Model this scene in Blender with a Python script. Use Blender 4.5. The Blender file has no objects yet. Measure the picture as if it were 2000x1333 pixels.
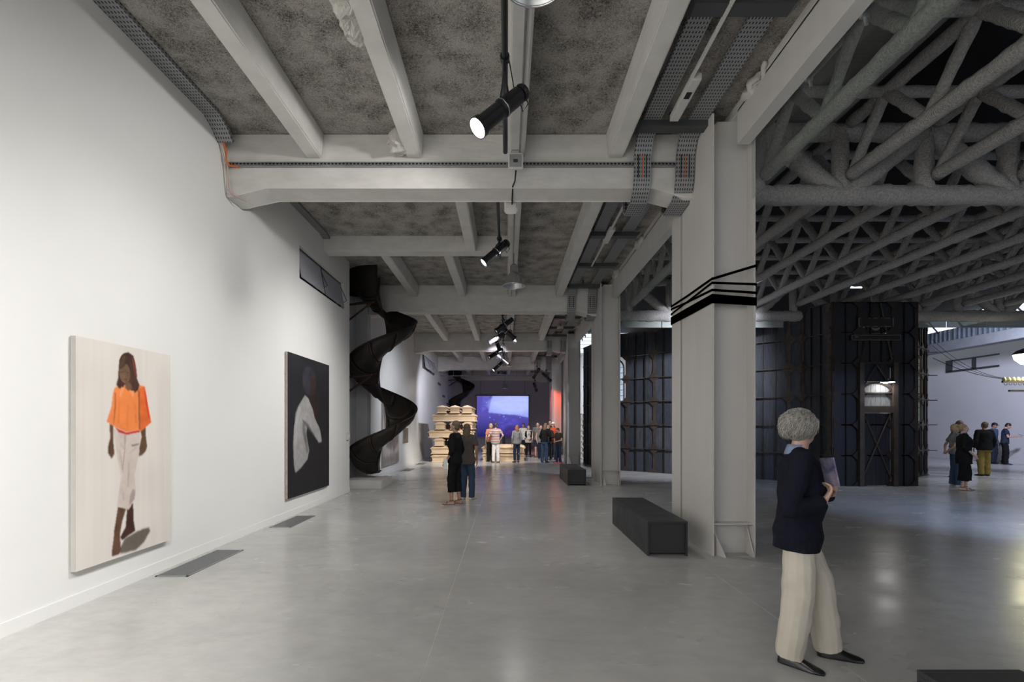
import bpy, bmesh, math, random
import numpy as np
from mathutils import Vector, Matrix, noise
random.seed(7)
PI = math.pi
C = bpy.context.scene.collection
scene = bpy.context.scene

# ------------------------------------------------------------------ camera
EYE = 1.62
cam_d = bpy.data.cameras.new('camera'); cam = bpy.data.objects.new('camera', cam_d); C.objects.link(cam)
cam.location = (0, 0, EYE); cam.rotation_euler = (PI / 2, 0, 0)
cam_d.sensor_width = 36; cam_d.lens = 17.0
cam_d.shift_x = 0.005; cam_d.shift_y = 0.0827
cam_d.clip_start = 0.05; cam_d.clip_end = 200
scene.camera = cam

# ------------------------------------------------------------------ world, exposure
world = bpy.data.worlds.new('world'); scene.world = world; world.use_nodes = True
world.node_tree.nodes['Background'].inputs[0].default_value = (0.55, 0.65, 0.85, 1)
world.node_tree.nodes['Background'].inputs[1].default_value = 0.15
vs = scene.view_settings
vs.view_transform = 'Standard'; vs.look = 'None'; vs.gamma = 1.0; vs.use_curve_mapping = False; vs.exposure = 0.0
try:
    scene.cycles.use_denoising = True
    scene.cycles.max_bounces = 8; scene.cycles.diffuse_bounces = 4
    scene.cycles.sample_clamp_indirect = 4.0
except Exception: pass

# ------------------------------------------------------------------ room lights: lamps of the place plus added ones
def aim(o, target):
    d = Vector(target) - o.location
    o.rotation_euler = d.to_track_quat('-Z', 'Y').to_euler()
def spot(loc, target, power, angle=50, blend=0.6, col=(1, 1, 1), radius=0.06):
    l = bpy.data.lights.new('spot_beam', 'SPOT'); l.energy = power; l.color = col
    l.spot_size = math.radians(angle); l.spot_blend = blend; l.shadow_soft_size = radius
    o = bpy.data.objects.new('spot_beam', l); C.objects.link(o); o.location = loc; aim(o, target); return o
def area(loc, target, power, sx, sy, col=(1, 1, 1)):
    l = bpy.data.lights.new('area_fill', 'AREA'); l.shape = 'RECTANGLE'; l.size = sx; l.size_y = sy; l.energy = power; l.color = col
    o = bpy.data.objects.new('area_fill', l); C.objects.link(o); o.location = loc; aim(o, target); return o
WARM = (1.0, 0.93, 0.84); NEUT = (1.0, 0.98, 0.95); COOL = (0.62, 0.72, 1.0); BLUE = (0.3, 0.42, 1.0)
# gallery wall spots: two at visible spotlights, the rest added to brighten the wall
spot((-0.27, 4.48, 4.36), (-3.9, 4.9, 1.3), 210, 84, 1.0, NEUT, 0.08)
spot((-0.3, 1.6, 4.95), (-3.9, 3.9, 1.4), 300, 90, 1.0, NEUT, 0.08)
spot((-0.3, -1.2, 4.95), (-3.9, 0.3, 1.6), 2300, 86, 1.0, NEUT, 0.08)  # added out of frame, strong so the wall bounces light onward
spot((-0.3, -3.4, 4.95), (-3.9, -2.2, 2.0), 2300, 90, 1.0, NEUT, 0.08)
spot((0.5, 5.0, 4.95), (-3.9, 6.6, 3.0), 300, 95, 1.0, NEUT, 0.1)
spot((-0.42, 8.85, 4.60), (-3.9, 9.4, 1.8), 300, 84, 1.0, NEUT, 0.08)
spot((0.8, 9.6, 4.95), (-3.9, 8.2, 1.6), 260, 80, 1.0, NEUT, 0.08)
# added soft fills behind the camera, one for the gallery, one for the hall
area((-1.4, -4.2, 2.8), (1.4, 8, 2.6), 60, 4.5, 4.4, NEUT)
area((11, -4.2, 3.0), (10, 12, 2.9), 170, 12, 4.2, (0.86, 0.90, 1.0))
# added wide spots without fixtures, to brighten the floor
spot((0.3, 7.3, 4.85), (-0.6, 8.6, 0.0), 190, 140, 1.0, NEUT, 0.25)
spot((0.0, 0.8, 5.0), (0.0, 2.6, 0.0), 90, 140, 1.0, NEUT, 0.25)
spot((0.2, 12.6, 4.85), (-0.3, 12.4, 0.0), 150, 140, 1.0, NEUT, 0.25)
# spots at the far end of the gallery
spot((-0.3, 15.1, 4.55), (-3.9, 17.2, 1.8), 700, 80, 0.9, (0.90, 0.93, 1.0), 0.06)
spot((-0.25, 16.2, 4.70), (-2.6, 21.0, 1.2), 1500, 56, 0.8, (1.0, 0.93, 0.84), 0.05)
spot((0.5, 17.0, 4.75), (-1.6, 21.6, 1.0), 900, 60, 0.8, (1.0, 0.93, 0.84), 0.05)
spot((-0.2, 19.0, 4.75), (1.4, 24.0, 0.8), 1100, 66, 0.9, (1.0, 0.94, 0.86), 0.05)
spot((-0.6, 20.5, 4.45), (-3.9, 24.5, 2.2), 800, 76, 0.8, (0.84, 0.86, 1.0), 0.05)
spot((-0.5, 22.7, 4.35), (2.6, 28.6, 2.8), 420, 60, 0.9, (0.84, 0.90, 1.0), 0.05)
spot((-0.4, 20.0, 4.6), (-0.4, 35.0, 3.2), 260, 70, 0.9, (0.80, 0.76, 0.95), 0.1)
spot((2.05, 26.4, 4.1), (2.50, 27.5, 2.4), 260, 80, 0.6, (1.0, 0.10, 0.05), 0.05)
# hall: added spots without fixtures, to brighten floor, side wall and plank structure
spot((9.5, 2.0, 6.0), (11.0, 9.6, 0.0), 6500, 66, 0.8, (0.50, 0.64, 1.0), 0.2)
spot((16.4, 14.6, 5.2), (21.9, 22.0, 1.8), 2500, 86, 1.0, (0.72, 0.76, 1.0), 0.3)
spot((18.0, 13.0, 5.9), (15.0, 15.5, 0.0), 900, 80, 0.9, (0.66, 0.75, 1.0), 0.3)
spot((6.2, 11.2, 5.0), (5.2, 16.8, 2.4), 2200, 80, 0.9, (0.88, 0.90, 1.0), 0.2)
spot((4.6, 20.5, 5.9), (4.4, 24.0, 2.2), 900, 90, 1.0, (0.92, 0.95, 1.0), 0.2)
spot((6.0, 24.0, 5.8), (3.3, 22.0, 2.2), 500, 90, 1.0, (0.75, 0.84, 1.0), 0.2)

# ------------------------------------------------------------------ materials
def srgb(r, g, b):
    f = lambda c: ((c / 255 + 0.055) / 1.055) ** 2.4 if c / 255 > 0.04045 else c / 255 / 12.92
    return (f(r), f(g), f(b))
MATS = {}
def mat(name, col, rough=0.6, metal=0.0, bump=0.0, bscale=40.0, var=0.0, vscale=3.0, col2=None, emit=None, estr=0.0, stretch=(1, 1, 1), trans=0.0, alpha=1.0, rvar=0.0, spec=0.5, detail=6):
    if name in MATS: return MATS[name]
    m = bpy.data.materials.new(name); m.use_nodes = True; nt = m.node_tree; P = nt.nodes['Principled BSDF']
    P.inputs['Base Color'].default_value = (*col, 1); P.inputs['Roughness'].default_value = rough; P.inputs['Metallic'].default_value = metal
    P.inputs['Specular IOR Level'].default_value = spec
    P.inputs['Transmission Weight'].default_value = trans; P.inputs['Alpha'].default_value = alpha
    if emit: P.inputs['Emission Color'].default_value = (*emit, 1); P.inputs['Emission Strength'].default_value = estr
    tc = nt.nodes.new('ShaderNodeTexCoord'); mp = nt.nodes.new('ShaderNodeMapping'); mp.inputs['Scale'].default_value = stretch
    nt.links.new(tc.outputs['Object'], mp.inputs['Vector'])
    nz = nt.nodes.new('ShaderNodeTexNoise'); nz.inputs['Scale'].default_value = vscale; nz.inputs['Detail'].default_value = detail; nz.inputs['Roughness'].default_value = 0.62
    nt.links.new(mp.outputs[0], nz.inputs['Vector'])
    rp = nt.nodes.new('ShaderNodeValToRGB'); rp.color_ramp.elements[0].position = 0.32; rp.color_ramp.elements[1].position = 0.68
    c2 = col2 if col2 else tuple(c * (1 - var) for c in col)
    rp.color_ramp.elements[0].color = (*c2, 1); rp.color_ramp.elements[1].color = (*col, 1)
    nt.links.new(nz.outputs['Fac'], rp.inputs['Fac'])
    if var > 0 or col2: nt.links.new(rp.outputs[0], P.inputs['Base Color'])
    if rvar > 0:
        mr = nt.nodes.new('ShaderNodeMapRange'); mr.inputs[1].default_value = 0.3; mr.inputs[2].default_value = 0.7
        mr.inputs[3].default_value = rough - rvar; mr.inputs[4].default_value = rough + rvar
        nt.links.new(nz.outputs['Fac'], mr.inputs[0]); nt.links.new(mr.outputs[0], P.inputs['Roughness'])
    if bump > 0:
        n2 = nt.nodes.new('ShaderNodeTexNoise'); n2.inputs['Scale'].default_value = bscale; n2.inputs['Detail'].default_value = 5
        nt.links.new(mp.outputs[0], n2.inputs['Vector'])
        bp = nt.nodes.new('ShaderNodeBump'); bp.inputs['Strength'].default_value = bump; bp.inputs['Distance'].default_value = 0.02
        nt.links.new(n2.outputs['Fac'], bp.inputs['Height']); nt.links.new(bp.outputs[0], P.inputs['Normal'])
    MATS[name] = m; return m
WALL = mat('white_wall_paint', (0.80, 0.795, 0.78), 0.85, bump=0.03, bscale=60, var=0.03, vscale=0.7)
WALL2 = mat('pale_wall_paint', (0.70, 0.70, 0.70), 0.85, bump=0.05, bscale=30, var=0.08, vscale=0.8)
NICHE = mat('raw_plaster', (0.50, 0.51, 0.53), 0.9, bump=0.25, bscale=9, var=0.15, vscale=2.0)
CONC = mat('painted_concrete', (0.72, 0.705, 0.675), 0.85, bump=0.28, bscale=7, var=0.16, vscale=2.2, stretch=(1, 1, 2.5))
COLM = mat('white_column_paint', (0.62, 0.60, 0.575), 0.6, bump=0.04, bscale=30, var=0.06, vscale=1.2, stretch=(3, 3, 0.4))
PLAS = mat('rough_plaster', (0.62, 0.60, 0.56), 0.95, bump=0.7, bscale=14, var=0.2, vscale=5)
GREYM = mat('dark_grey_metal', (0.10, 0.105, 0.11), 0.45, 0.6)
BLACK = mat('black_lamp_paint', (0.010, 0.010, 0.014), 0.35, 0.0)
RUBB = mat('black_rubber', (0.006, 0.006, 0.007), 0.6)
BENCH = mat('charcoal_paint', (0.028, 0.030, 0.033), 0.55, var=0.1, vscale=3, rvar=0.08)
STEEL = mat('galvanised_steel', (0.42, 0.43, 0.44), 0.4, 0.8, var=0.25, vscale=8)
CHROME = mat('polished_metal', (0.75, 0.75, 0.76), 0.16, 1.0)
ALU = mat('spun_aluminium', (0.55, 0.56, 0.57), 0.32, 0.85)
SLIDE = mat('blackened_steel', (0.016, 0.014, 0.013), 0.5, 0.0, bump=0.15, bscale=12, col2=(0.030, 0.022, 0.017), vscale=2.5, rvar=0.12, spec=0.35)
SLIDER = mat('rusty_steel_edge', (0.075, 0.042, 0.026), 0.6, 0.3, var=0.5, vscale=8)
FLUFF = mat('sprayed_fibre_coat', (0.46, 0.45, 0.435), 1.0, bump=1.0, bscale=55, var=0.38, vscale=34, spec=0.1)
ROOF = mat('dark_roof_deck', (0.010, 0.010, 0.012), 0.9, var=0.3, vscale=2)
WOOD = mat('raw_pine', (0.66, 0.50, 0.34), 0.65, var=0.22, vscale=3.0, stretch=(2, 14, 14))
ORANGE_C = mat('orange_cable', (0.62, 0.14, 0.02), 0.5)
PINK_C = mat('pale_pink_cable', (0.55, 0.42, 0.38), 0.6)
WPLAS = mat('white_plastic', (0.62, 0.62, 0.58), 0.45)
FLUSH = mat('grille_metal', (0.27, 0.275, 0.28), 0.45, 0.7)
GAPM = mat('joint_filler', (0.62, 0.61, 0.58), 0.9)
REDM = mat('red_paint', (0.35, 0.03, 0.02), 0.5)

def slab_ceiling_mat():
    m = bpy.data.materials.new('wood_wool_ceiling'); m.use_nodes = True; nt = m.node_tree; P = nt.nodes['Principled BSDF']
    P.inputs['Roughness'].default_value = 1.0; P.inputs['Specular IOR Level'].default_value = 0.1
    tc = nt.nodes.new('ShaderNodeTexCoord')
    a = nt.nodes.new('ShaderNodeTexNoise'); a.inputs['Scale'].default_value = 42; a.inputs['Detail'].default_value = 8; a.inputs['Roughness'].default_value = 0.75; a.inputs['Distortion'].default_value = 1.6
    b = nt.nodes.new('ShaderNodeTexNoise'); b.inputs['Scale'].default_value = 3.0; b.inputs['Detail'].default_value = 5
    nt.links.new(tc.outputs['Object'], a.inputs['Vector']); nt.links.new(tc.outputs['Object'], b.inputs['Vector'])
    ad = nt.nodes.new('ShaderNodeMath'); ad.operation = 'MULTIPLY_ADD'; ad.inputs[1].default_value = 0.45
    nt.links.new(b.outputs['Fac'], ad.inputs[0]); nt.links.new(a.outputs['Fac'], ad.inputs[2])
    r = nt.nodes.new('ShaderNodeValToRGB'); e = r.color_ramp.elements
    e[0].position = 0.56; e[0].color = (0.08, 0.07, 0.06, 1); e[1].position = 0.80; e[1].color = (0.62, 0.59, 0.55, 1)
    x = e.new(0.67); x.color = (0.34, 0.32, 0.29, 1)
    nt.links.new(ad.outputs[0], r.inputs[0]); nt.links.new(r.outputs[0], P.inputs['Base Color'])
    bp = nt.nodes.new('ShaderNodeBump'); bp.inputs['Strength'].default_value = 0.9; bp.inputs['Distance'].default_value = 0.03
    nt.links.new(a.outputs['Fac'], bp.inputs['Height']); nt.links.new(bp.outputs[0], P.inputs['Normal'])
    return m
WOOL = slab_ceiling_mat()

def floor_mat():
    m = bpy.data.materials.new('polished_concrete'); m.use_nodes = True; nt = m.node_tree; P = nt.nodes['Principled BSDF']
    tc = nt.nodes.new('ShaderNodeTexCoord'); mp = nt.nodes.new('ShaderNodeMapping'); mp.inputs['Scale'].default_value = (0.8, 1.3, 1.0); mp.inputs['Rotation'].default_value = (0, 0, 0.35); mp.inputs['Location'].default_value = (3.3, 1.7, 0.37)
    nt.links.new(tc.outputs['Object'], mp.inputs['Vector'])
    def nz(scale, detail, dist, rough=0.6):
        a = nt.nodes.new('ShaderNodeTexNoise'); a.inputs['Scale'].default_value = scale; a.inputs['Detail'].default_value = detail; a.inputs['Distortion'].default_value = dist; a.inputs['Roughness'].default_value = rough
        nt.links.new(mp.outputs[0], a.inputs['Vector']); return a
    a = nz(0.6, 6, 0.0, 0.6); b = nz(7.0, 6, 0.0, 0.65); c = nz(1.6, 3, 0.0, 0.5)
    r = nt.nodes.new('ShaderNodeValToRGB'); e = r.color_ramp.elements
    e[0].position = 0.20; e[0].color = (0.38, 0.378, 0.366, 1); e[1].position = 0.80; e[1].color = (0.58, 0.575, 0.555, 1)
    nt.links.new(a.outputs['Fac'], r.inputs[0])
    r2 = nt.nodes.new('ShaderNodeMapRange'); r2.inputs[1].default_value = 0.1; r2.inputs[2].default_value = 0.9; r2.inputs[3].default_value = 0.84; r2.inputs[4].default_value = 1.10
    nt.links.new(b.outputs['Fac'], r2.inputs[0])
    mu = nt.nodes.new('ShaderNodeVectorMath'); mu.operation = 'SCALE'; nt.links.new(r.outputs[0], mu.inputs[0]); nt.links.new(r2.outputs[0], mu.inputs['Scale']); nt.links.new(mu.outputs[0], P.inputs['Base Color'])
    mr = nt.nodes.new('ShaderNodeMapRange'); mr.inputs[1].default_value = 0.15; mr.inputs[2].default_value = 0.85; mr.inputs[3].default_value = 0.14; mr.inputs[4].default_value = 0.34
    nt.links.new(c.outputs['Fac'], mr.inputs[0]); nt.links.new(mr.outputs[0], P.inputs['Roughness'])
    bp = nt.nodes.new('ShaderNodeBump'); bp.inputs['Strength'].default_value = 0.08; bp.inputs['Distance'].default_value = 0.03
    nt.links.new(c.outputs['Fac'], bp.inputs['Height']); nt.links.new(bp.outputs[0], P.inputs['Normal'])
    return m
FLOOR = floor_mat()

def perf_mat():
    # galvanised tray metal with punched slots (real transparency through a repeating slot pattern)
    m = bpy.data.materials.new('perforated_steel'); m.use_nodes = True; nt = m.node_tree; P = nt.nodes['Principled BSDF']
    P.inputs['Base Color'].default_value = (0.33, 0.34, 0.35, 1); P.inputs['Metallic'].default_value = 0.5; P.inputs['Roughness'].default_value = 0.5
    uv = nt.nodes.new('ShaderNodeUVMap')
    sep = nt.nodes.new('ShaderNodeSeparateXYZ'); nt.links.new(uv.outputs[0], sep.inputs[0])
    def slot(ch, period, width):
        d = nt.nodes.new('ShaderNodeMath'); d.operation = 'DIVIDE'; d.inputs[1].default_value = period; nt.links.new(sep.outputs[ch], d.inputs[0])
        f = nt.nodes.new('ShaderNodeMath'); f.operation = 'FRACT'; nt.links.new(d.outputs[0], f.inputs[0])
        l = nt.nodes.new('ShaderNodeMath'); l.operation = 'LESS_THAN'; l.inputs[1].default_value = width; nt.links.new(f.outputs[0], l.inputs[0]); return l
    a = slot(0, 0.032, 0.38); b = slot(1, 0.055, 0.5)
    mu = nt.nodes.new('ShaderNodeMath'); mu.operation = 'MULTIPLY'; nt.links.new(a.outputs[0], mu.inputs[0]); nt.links.new(b.outputs[0], mu.inputs[1])
    mx = nt.nodes.new('ShaderNodeMix'); mx.data_type = 'RGBA'; mx.inputs[6].default_value = (0.33, 0.34, 0.35, 1); mx.inputs[7].default_value = (0.02, 0.02, 0.022, 1)
    nt.links.new(mu.outputs[0], mx.inputs[0]); nt.links.new(mx.outputs[2], P.inputs['Base Color'])
    return m
PERF = perf_mat()

def glass_mat(name, col, rough=0.02, mixf=0.75):
    m = bpy.data.materials.new(name); m.use_nodes = True; nt = m.node_tree
    for n in list(nt.nodes): nt.nodes.remove(n)
    out = nt.nodes.new('ShaderNodeOutputMaterial'); g = nt.nodes.new('ShaderNodeBsdfGlossy'); g.inputs['Roughness'].default_value = rough
    t = nt.nodes.new('ShaderNodeBsdfTransparent'); t.inputs[0].default_value = (*col, 1)
    d = nt.nodes.new('ShaderNodeBsdfDiffuse'); d.inputs[0].default_value = (0.5, 0.54, 0.52, 1)
    mx = nt.nodes.new('ShaderNodeMixShader'); mx2 = nt.nodes.new('ShaderNodeMixShader'); fr = nt.nodes.new('ShaderNodeValue'); fr.outputs[0].default_value = 0.06
    mx.inputs[0].default_value = mixf
    nt.links.new(d.outputs[0], mx.inputs[1]); nt.links.new(t.outputs[0], mx.inputs[2])
    nt.links.new(fr.outputs[0], mx2.inputs[0]); nt.links.new(mx.outputs[0], mx2.inputs[1]); nt.links.new(g.outputs[0], mx2.inputs[2])
    nt.links.new(mx2.outputs[0], out.inputs[0]); return m
GLASS = glass_mat('smoke_screen_glass', (0.93, 0.955, 0.94), 0.03, 0.97)
GLASSD = glass_mat('grey_smoke_screen_glass', (0.35, 0.37, 0.40), 0.06, 0.50)

def attr_mat(name, rough=0.5, emit=0.0):
    m = bpy.data.materials.new(name); m.use_nodes = True; nt = m.node_tree; P = nt.nodes['Principled BSDF']
    a = nt.nodes.new('ShaderNodeAttribute'); a.attribute_name = 'paint'
    P.inputs['Roughness'].default_value = rough
    if emit:
        P.inputs['Base Color'].default_value = (0, 0, 0, 1)
        nt.links.new(a.outputs['Color'], P.inputs['Emission Color']); P.inputs['Emission Strength'].default_value = emit
    else:
        nt.links.new(a.outputs['Color'], P.inputs['Base Color'])
    return m

# ------------------------------------------------------------------ mesh helpers
def box(bm, x0, x1, y0, y1, z0, z1, M=None):
    v = [bm.verts.new((x, y, z)) for x in (x0, x1) for y in (y0, y1) for z in (z0, z1)]
    for f in ((0, 1, 3, 2), (4, 6, 7, 5), (0, 4, 5, 1), (2, 3, 7, 6), (0, 2, 6, 4), (1, 5, 7, 3)):
        bm.faces.new([v[i] for i in f])
    if M is not None: bmesh.ops.transform(bm, matrix=M, verts=v)
    return v
def prism(bm, poly, axis, a, b, M=None):
    """poly: 2D points, extruded along axis from a to b"""
    def P(p, t):
        return (t, p[0], p[1]) if axis == 'x' else ((p[0], t, p[1]) if axis == 'y' else (p[0], p[1], t))
    v0 = [bm.verts.new(P(p, a)) for p in poly]; v1 = [bm.verts.new(P(p, b)) for p in poly]
    n = len(poly); bm.faces.new(v0); bm.faces.new(v1[::-1])
    for i in range(n): bm.faces.new((v0[i], v1[i], v1[(i + 1) % n], v0[(i + 1) % n]))
    if M is not None: bmesh.ops.transform(bm, matrix=M, verts=v0 + v1)
def frame_of(d):
    d = d.normalized(); a = Vector((0, 0, 1)) if abs(d.z) < 0.9 else Vector((1, 0, 0))
    u = d.cross(a).normalized(); return u, u.cross(d).normalized()
def tube(bm, pts, r, n=8, cap=True, jit=0.0, sq=1.0):
    pts = [Vector(p) for p in pts]; rs = r if isinstance(r, (list, tuple)) else [r] * len(pts); rings = []
    u0, w0 = frame_of(pts[1] - pts[0]) if len(pts) > 1 else (None, None)
    for i, p in enumerate(pts):
        d = (pts[min(i + 1, len(pts) - 1)] - pts[max(i - 1, 0)]).normalized()
        u = (u0 - d * u0.dot(d)); u = u.normalized() if u.length > 1e-5 else frame_of(d)[0]; w = d.cross(u) ; u0 = u
        rings.append([bm.verts.new(p + (u * math.cos(2 * PI * k / n) + w * math.sin(2 * PI * k / n) * sq) * rs[i] * (1 + random.uniform(-jit, jit))) for k in range(n)])
    for a, b in zip(rings, rings[1:]):
        for k in range(n): bm.faces.new((a[k], a[(k + 1) % n], b[(k + 1) % n], b[k]))
    if cap:
        bm.faces.new(rings[0][::-1]); bm.faces.new(rings[-1])
    return rings
def lathe(bm, prof, n=24, M=None, close=False):
    """prof: (r, z) list"""
    rings = []; vs_ = []
    for r, z in prof:
        rings.append([bm.verts.new((r * math.cos(2 * PI * k / n), r * math.sin(2 * PI * k / n), z)) for k in range(n)]); vs_ += rings[-1]
    for a, b in zip(rings, rings[1:]):
        for k in range(n): bm.faces.new((a[k], a[(k + 1) % n], b[(k + 1) % n], b[k]))
    if close:
        bm.faces.new(rings[0][::-1]); bm.faces.new(rings[-1])
    if M is not None: bmesh.ops.transform(bm, matrix=M, verts=vs_)
def ellip(bm, c, r, M=None, seg=14, rings=9):
    R = Matrix.Translation(Vector(c)) @ (M.to_4x4() if M is not None else Matrix.Identity(4)) @ Matrix.Diagonal((r[0], r[1], r[2], 1))
    bmesh.ops.create_uvsphere(bm, u_segments=seg, v_segments=rings, radius=1.0, matrix=R)
def obj(name, bm, m, parent=None, smooth=False, bevel=0.0):
    if bevel: bmesh.ops.bevel(bm, geom=[e for e in bm.edges], offset=bevel, segments=2, affect='EDGES', profile=0.6)
    bmesh.ops.recalc_face_normals(bm, faces=bm.faces)
    me = bpy.data.meshes.new(name); bm.to_mesh(me); bm.free()
    if smooth:
        for p in me.polygons: p.use_smooth = True
    o = bpy.data.objects.new(name, me); C.objects.link(o)
    if m: me.materials.append(m)
    if parent: o.parent = parent
    return o
def wobj(name, bm, m, parent, **k):
    """part given in world coordinates under an unrotated parent"""
    bmesh.ops.translate(bm, vec=-parent.location, verts=bm.verts)
    return obj(name, bm, m, parent, **k)
def tag(o, label, cat, group=None, kind=None):
    if label: o['label'] = label
    if cat: o['category'] = cat
    if group: o['group'] = group
    if kind: o['kind'] = kind
    return o
def thing(name, label, cat, loc=(0, 0, 0), rz=0.0, group=None):
    o = bpy.data.objects.new(name, None); C.objects.link(o); o.location = loc; o.rotation_euler = (0, 0, rz); o.empty_display_size = 0.1
    return tag(o, label, cat, group)
def struct(name, bm, m, parent=None, **k):
    o = obj(name, bm, m, parent, **k); 
    if parent is None: o['kind'] = 'structure'
    return o
def origin_to(o, loc):
    """move the origin of a finished top-level mesh without moving its geometry"""
    loc = Vector(loc); o.data.transform(Matrix.Translation(-loc)); o.location = loc; return o
def dup(root, loc, rz=None, label=None, scale=None):
    r = root.copy(); C.objects.link(r); r.location = loc
    if rz is not None: r.rotation_euler = (0, 0, rz)
    if scale: r.scale = (scale,) * 3
    if label: r['label'] = label
    for ch in list(root.children):
        c = ch.copy(); C.objects.link(c); c.parent = r
        for g in list(ch.children):
            d = g.copy(); C.objects.link(d); d.parent = c
    return r
ORD = ['first', 'second', 'third', 'fourth', 'fifth', 'sixth', 'seventh', 'eighth', 'ninth', 'tenth', 'eleventh', 'twelfth', 'thirteenth', 'fourteenth', 'fifteenth', 'sixteenth', 'seventeenth', 'eighteenth', 'nineteenth', 'twentieth']
def NB(): return bmesh.new()
BX = [6.64, 13.78, 20.92, 28.06, 34.9]      # front faces of the deep cross beams
SL = 5.63                                      # underside of the ceiling slab
WL = -3.86                                     # left gallery wall

# ------------------------------------------------------------------ floor
b = NB(); box(b, -5.2, 22.4, -5, 36.5, -0.30, -0.0015); floor = struct('floor', b, GAPM)
xs = [-5.2, -0.55, 2.27, 8.0, 14.0, 22.4]; ys = [-5, -0.06, 7.08, 14.22, 21.36, 28.5, 36.5]
for i in range(len(xs) - 1):
    for j in range(len(ys) - 1):
        b = NB(); g = 0.003
        box(b, xs[i] + g, xs[i + 1] - g, ys[j] + g, ys[j + 1] - g, -0.0015, 0.0)
        obj('floor_slab', b, FLOOR, floor)
# ------------------------------------------------------------------ walls of the gallery
b = NB(); S = (9.0, 11.45, 4.37, 4.99)
for (y0, y1, z0, z1) in ((-4.5, S[0], 0, SL), (S[1], 11.86, 0, SL), (S[0], S[1], 0, S[2]), (S[0], S[1], S[3], SL)):
    box(b, WL - 0.30, WL, y0, y1, z0, z1)
bmesh.ops.remove_doubles(b, verts=b.verts, dist=0.0005)
struct('wall_left', b, WALL)
b = NB(); box(b, -4.55, -4.25, 11.5, 14.0, 0, SL); struct('wall_niche', b, NICHE)
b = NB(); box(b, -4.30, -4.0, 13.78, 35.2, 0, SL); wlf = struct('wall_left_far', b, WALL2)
b = NB(); box(b, -4.25, -3.93, 13.62, 13.95, 0, SL); struct('trim_pier', b, NICHE)
b = NB(); box(b, WL, WL + 0.012, -4.5, 11.86, 0.0, 0.11); struct('baseboard_left', b, WALL)
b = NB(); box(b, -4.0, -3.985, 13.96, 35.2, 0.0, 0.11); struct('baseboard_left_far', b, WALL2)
b = NB(); box(b, -4.6, 3.6, 35.2, 35.5, 0, 6.4); struct('wall_back', b, mat('dim_wall_paint', (0.46, 0.43, 0.49), 0.9, var=0.06, vscale=0.6))
b = NB(); box(b, -5.2, 22.2, -5.0, -4.8, 0, 6.4); struct('wall_entrance', b, WALL2)
HW = mat('hall_wall_paint', (0.66, 0.66, 0.68), 0.9, bump=0.05, bscale=10, var=0.1, vscale=0.35)
b = NB(); box(b, 3.6, 7.2, 24.4, 24.7, 0, 6.3); struct('wall_partition', b, HW)
b = NB(); box(b, 3.6, 22.2, 35.2, 35.5, 0, 6.4); struct('wall_hall_back', b, HW)
b = NB(); box(b, 21.9, 22.2, -5, 35.2, 0, 6.4); struct('wall_hall_right', b, HW)
# window slots in the left wall, glazed with small hinged casements
def casement_slot(n, x, y0, y1, z0, z1, depth, nm):
    w = thing('window_%d' % n, None, None, (x - depth, (y0 + y1) / 2, z0)); w['kind'] = 'structure'
    b = NB()
    for a, c in ((z0, z0 + 0.035), (z1 - 0.06, z1)): box(b, x - depth, x - depth + 0.05, y0, y1, a, c)
    for k in range(nm + 1):
        yy = y0 + (y1 - y0) * k / nm; box(b, x - depth, x - depth + 0.05, yy - 0.03, yy + 0.03, z0, z1)
    wobj('window_frame', b, GREYM, w)
    for k in range(nm):
        a = y0 + (y1 - y0) * k / nm + 0.04; c = y0 + (y1 - y0) * (k + 1) / nm - 0.04
        b = NB(); box(b, 0, 0.012, a, c, z0 - z1 + 0.07, 0)
        bmesh.ops.rotate(b, cent=(0, 0, 0), matrix=Matrix.Rotation(-0.18, 3, 'Y'), verts=b.verts)
        bmesh.ops.translate(b, vec=(x - depth + 0.04, 0, z1 - 0.05), verts=b.verts)
        wobj('casement', b, PANE, w)
        b = NB(); tube(b, [(x - depth + 0.05, c, z1 - 0.08), (x - depth + 0.20, c, z0 + 0.2), (x - depth + 0.06, c, z0 + 0.12)], 0.009, 6)
        wobj('stay_arm', b, GREYM, w)
PANE = mat('dusty_pane', (0.42, 0.42, 0.47), 0.25, spec=0.5)
casement_slot(1, WL, S[0], S[1], S[2], S[3], 0.12, 2)
b = NB(); box(b, WL - 0.34, WL - 0.32, S[0] - 0.2, S[1] + 0.2, S[2] - 0.2, S[3] + 0.2); struct('wall_outside', b, NICHE)
# ------------------------------------------------------------------ ceiling slab
b = NB(); box(b, -4.6, 2.95, -4.8, 35.2, SL, SL + 0.25); struct('ceiling', b, WOOL)
b = NB(); box(b, 2.95, 22.2, -5, 35.2, 6.30, 6.42); struct('ceiling_hall', b, ROOF)
b = NB(); box(b, 2.86, 3.08, -4.8, 35.2, 5.50, 6.35); struct('wall_parapet', b, CONC)
# plaster lumps where the slab meets the steel edge beam
for by in (0.4, 3.2, 5.55, 7.9, 10.4, 12.6, 15.6, 19.0, 23.0):
    b = NB(); ellip(b, (2.85, by, 5.56), (0.06, 0.30, 0.09), seg=30, rings=20)
    for v in b.verts: v.co += Vector((-0.05, 0.05, 0.05)) * noise.noise(v.co * 9) + Vector((-0.02, 0, 0.02)) * noise.noise(v.co * 28)
    o = struct('trim_%d' % (int(by * 10)), b, PLAS, smooth=True)
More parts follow.
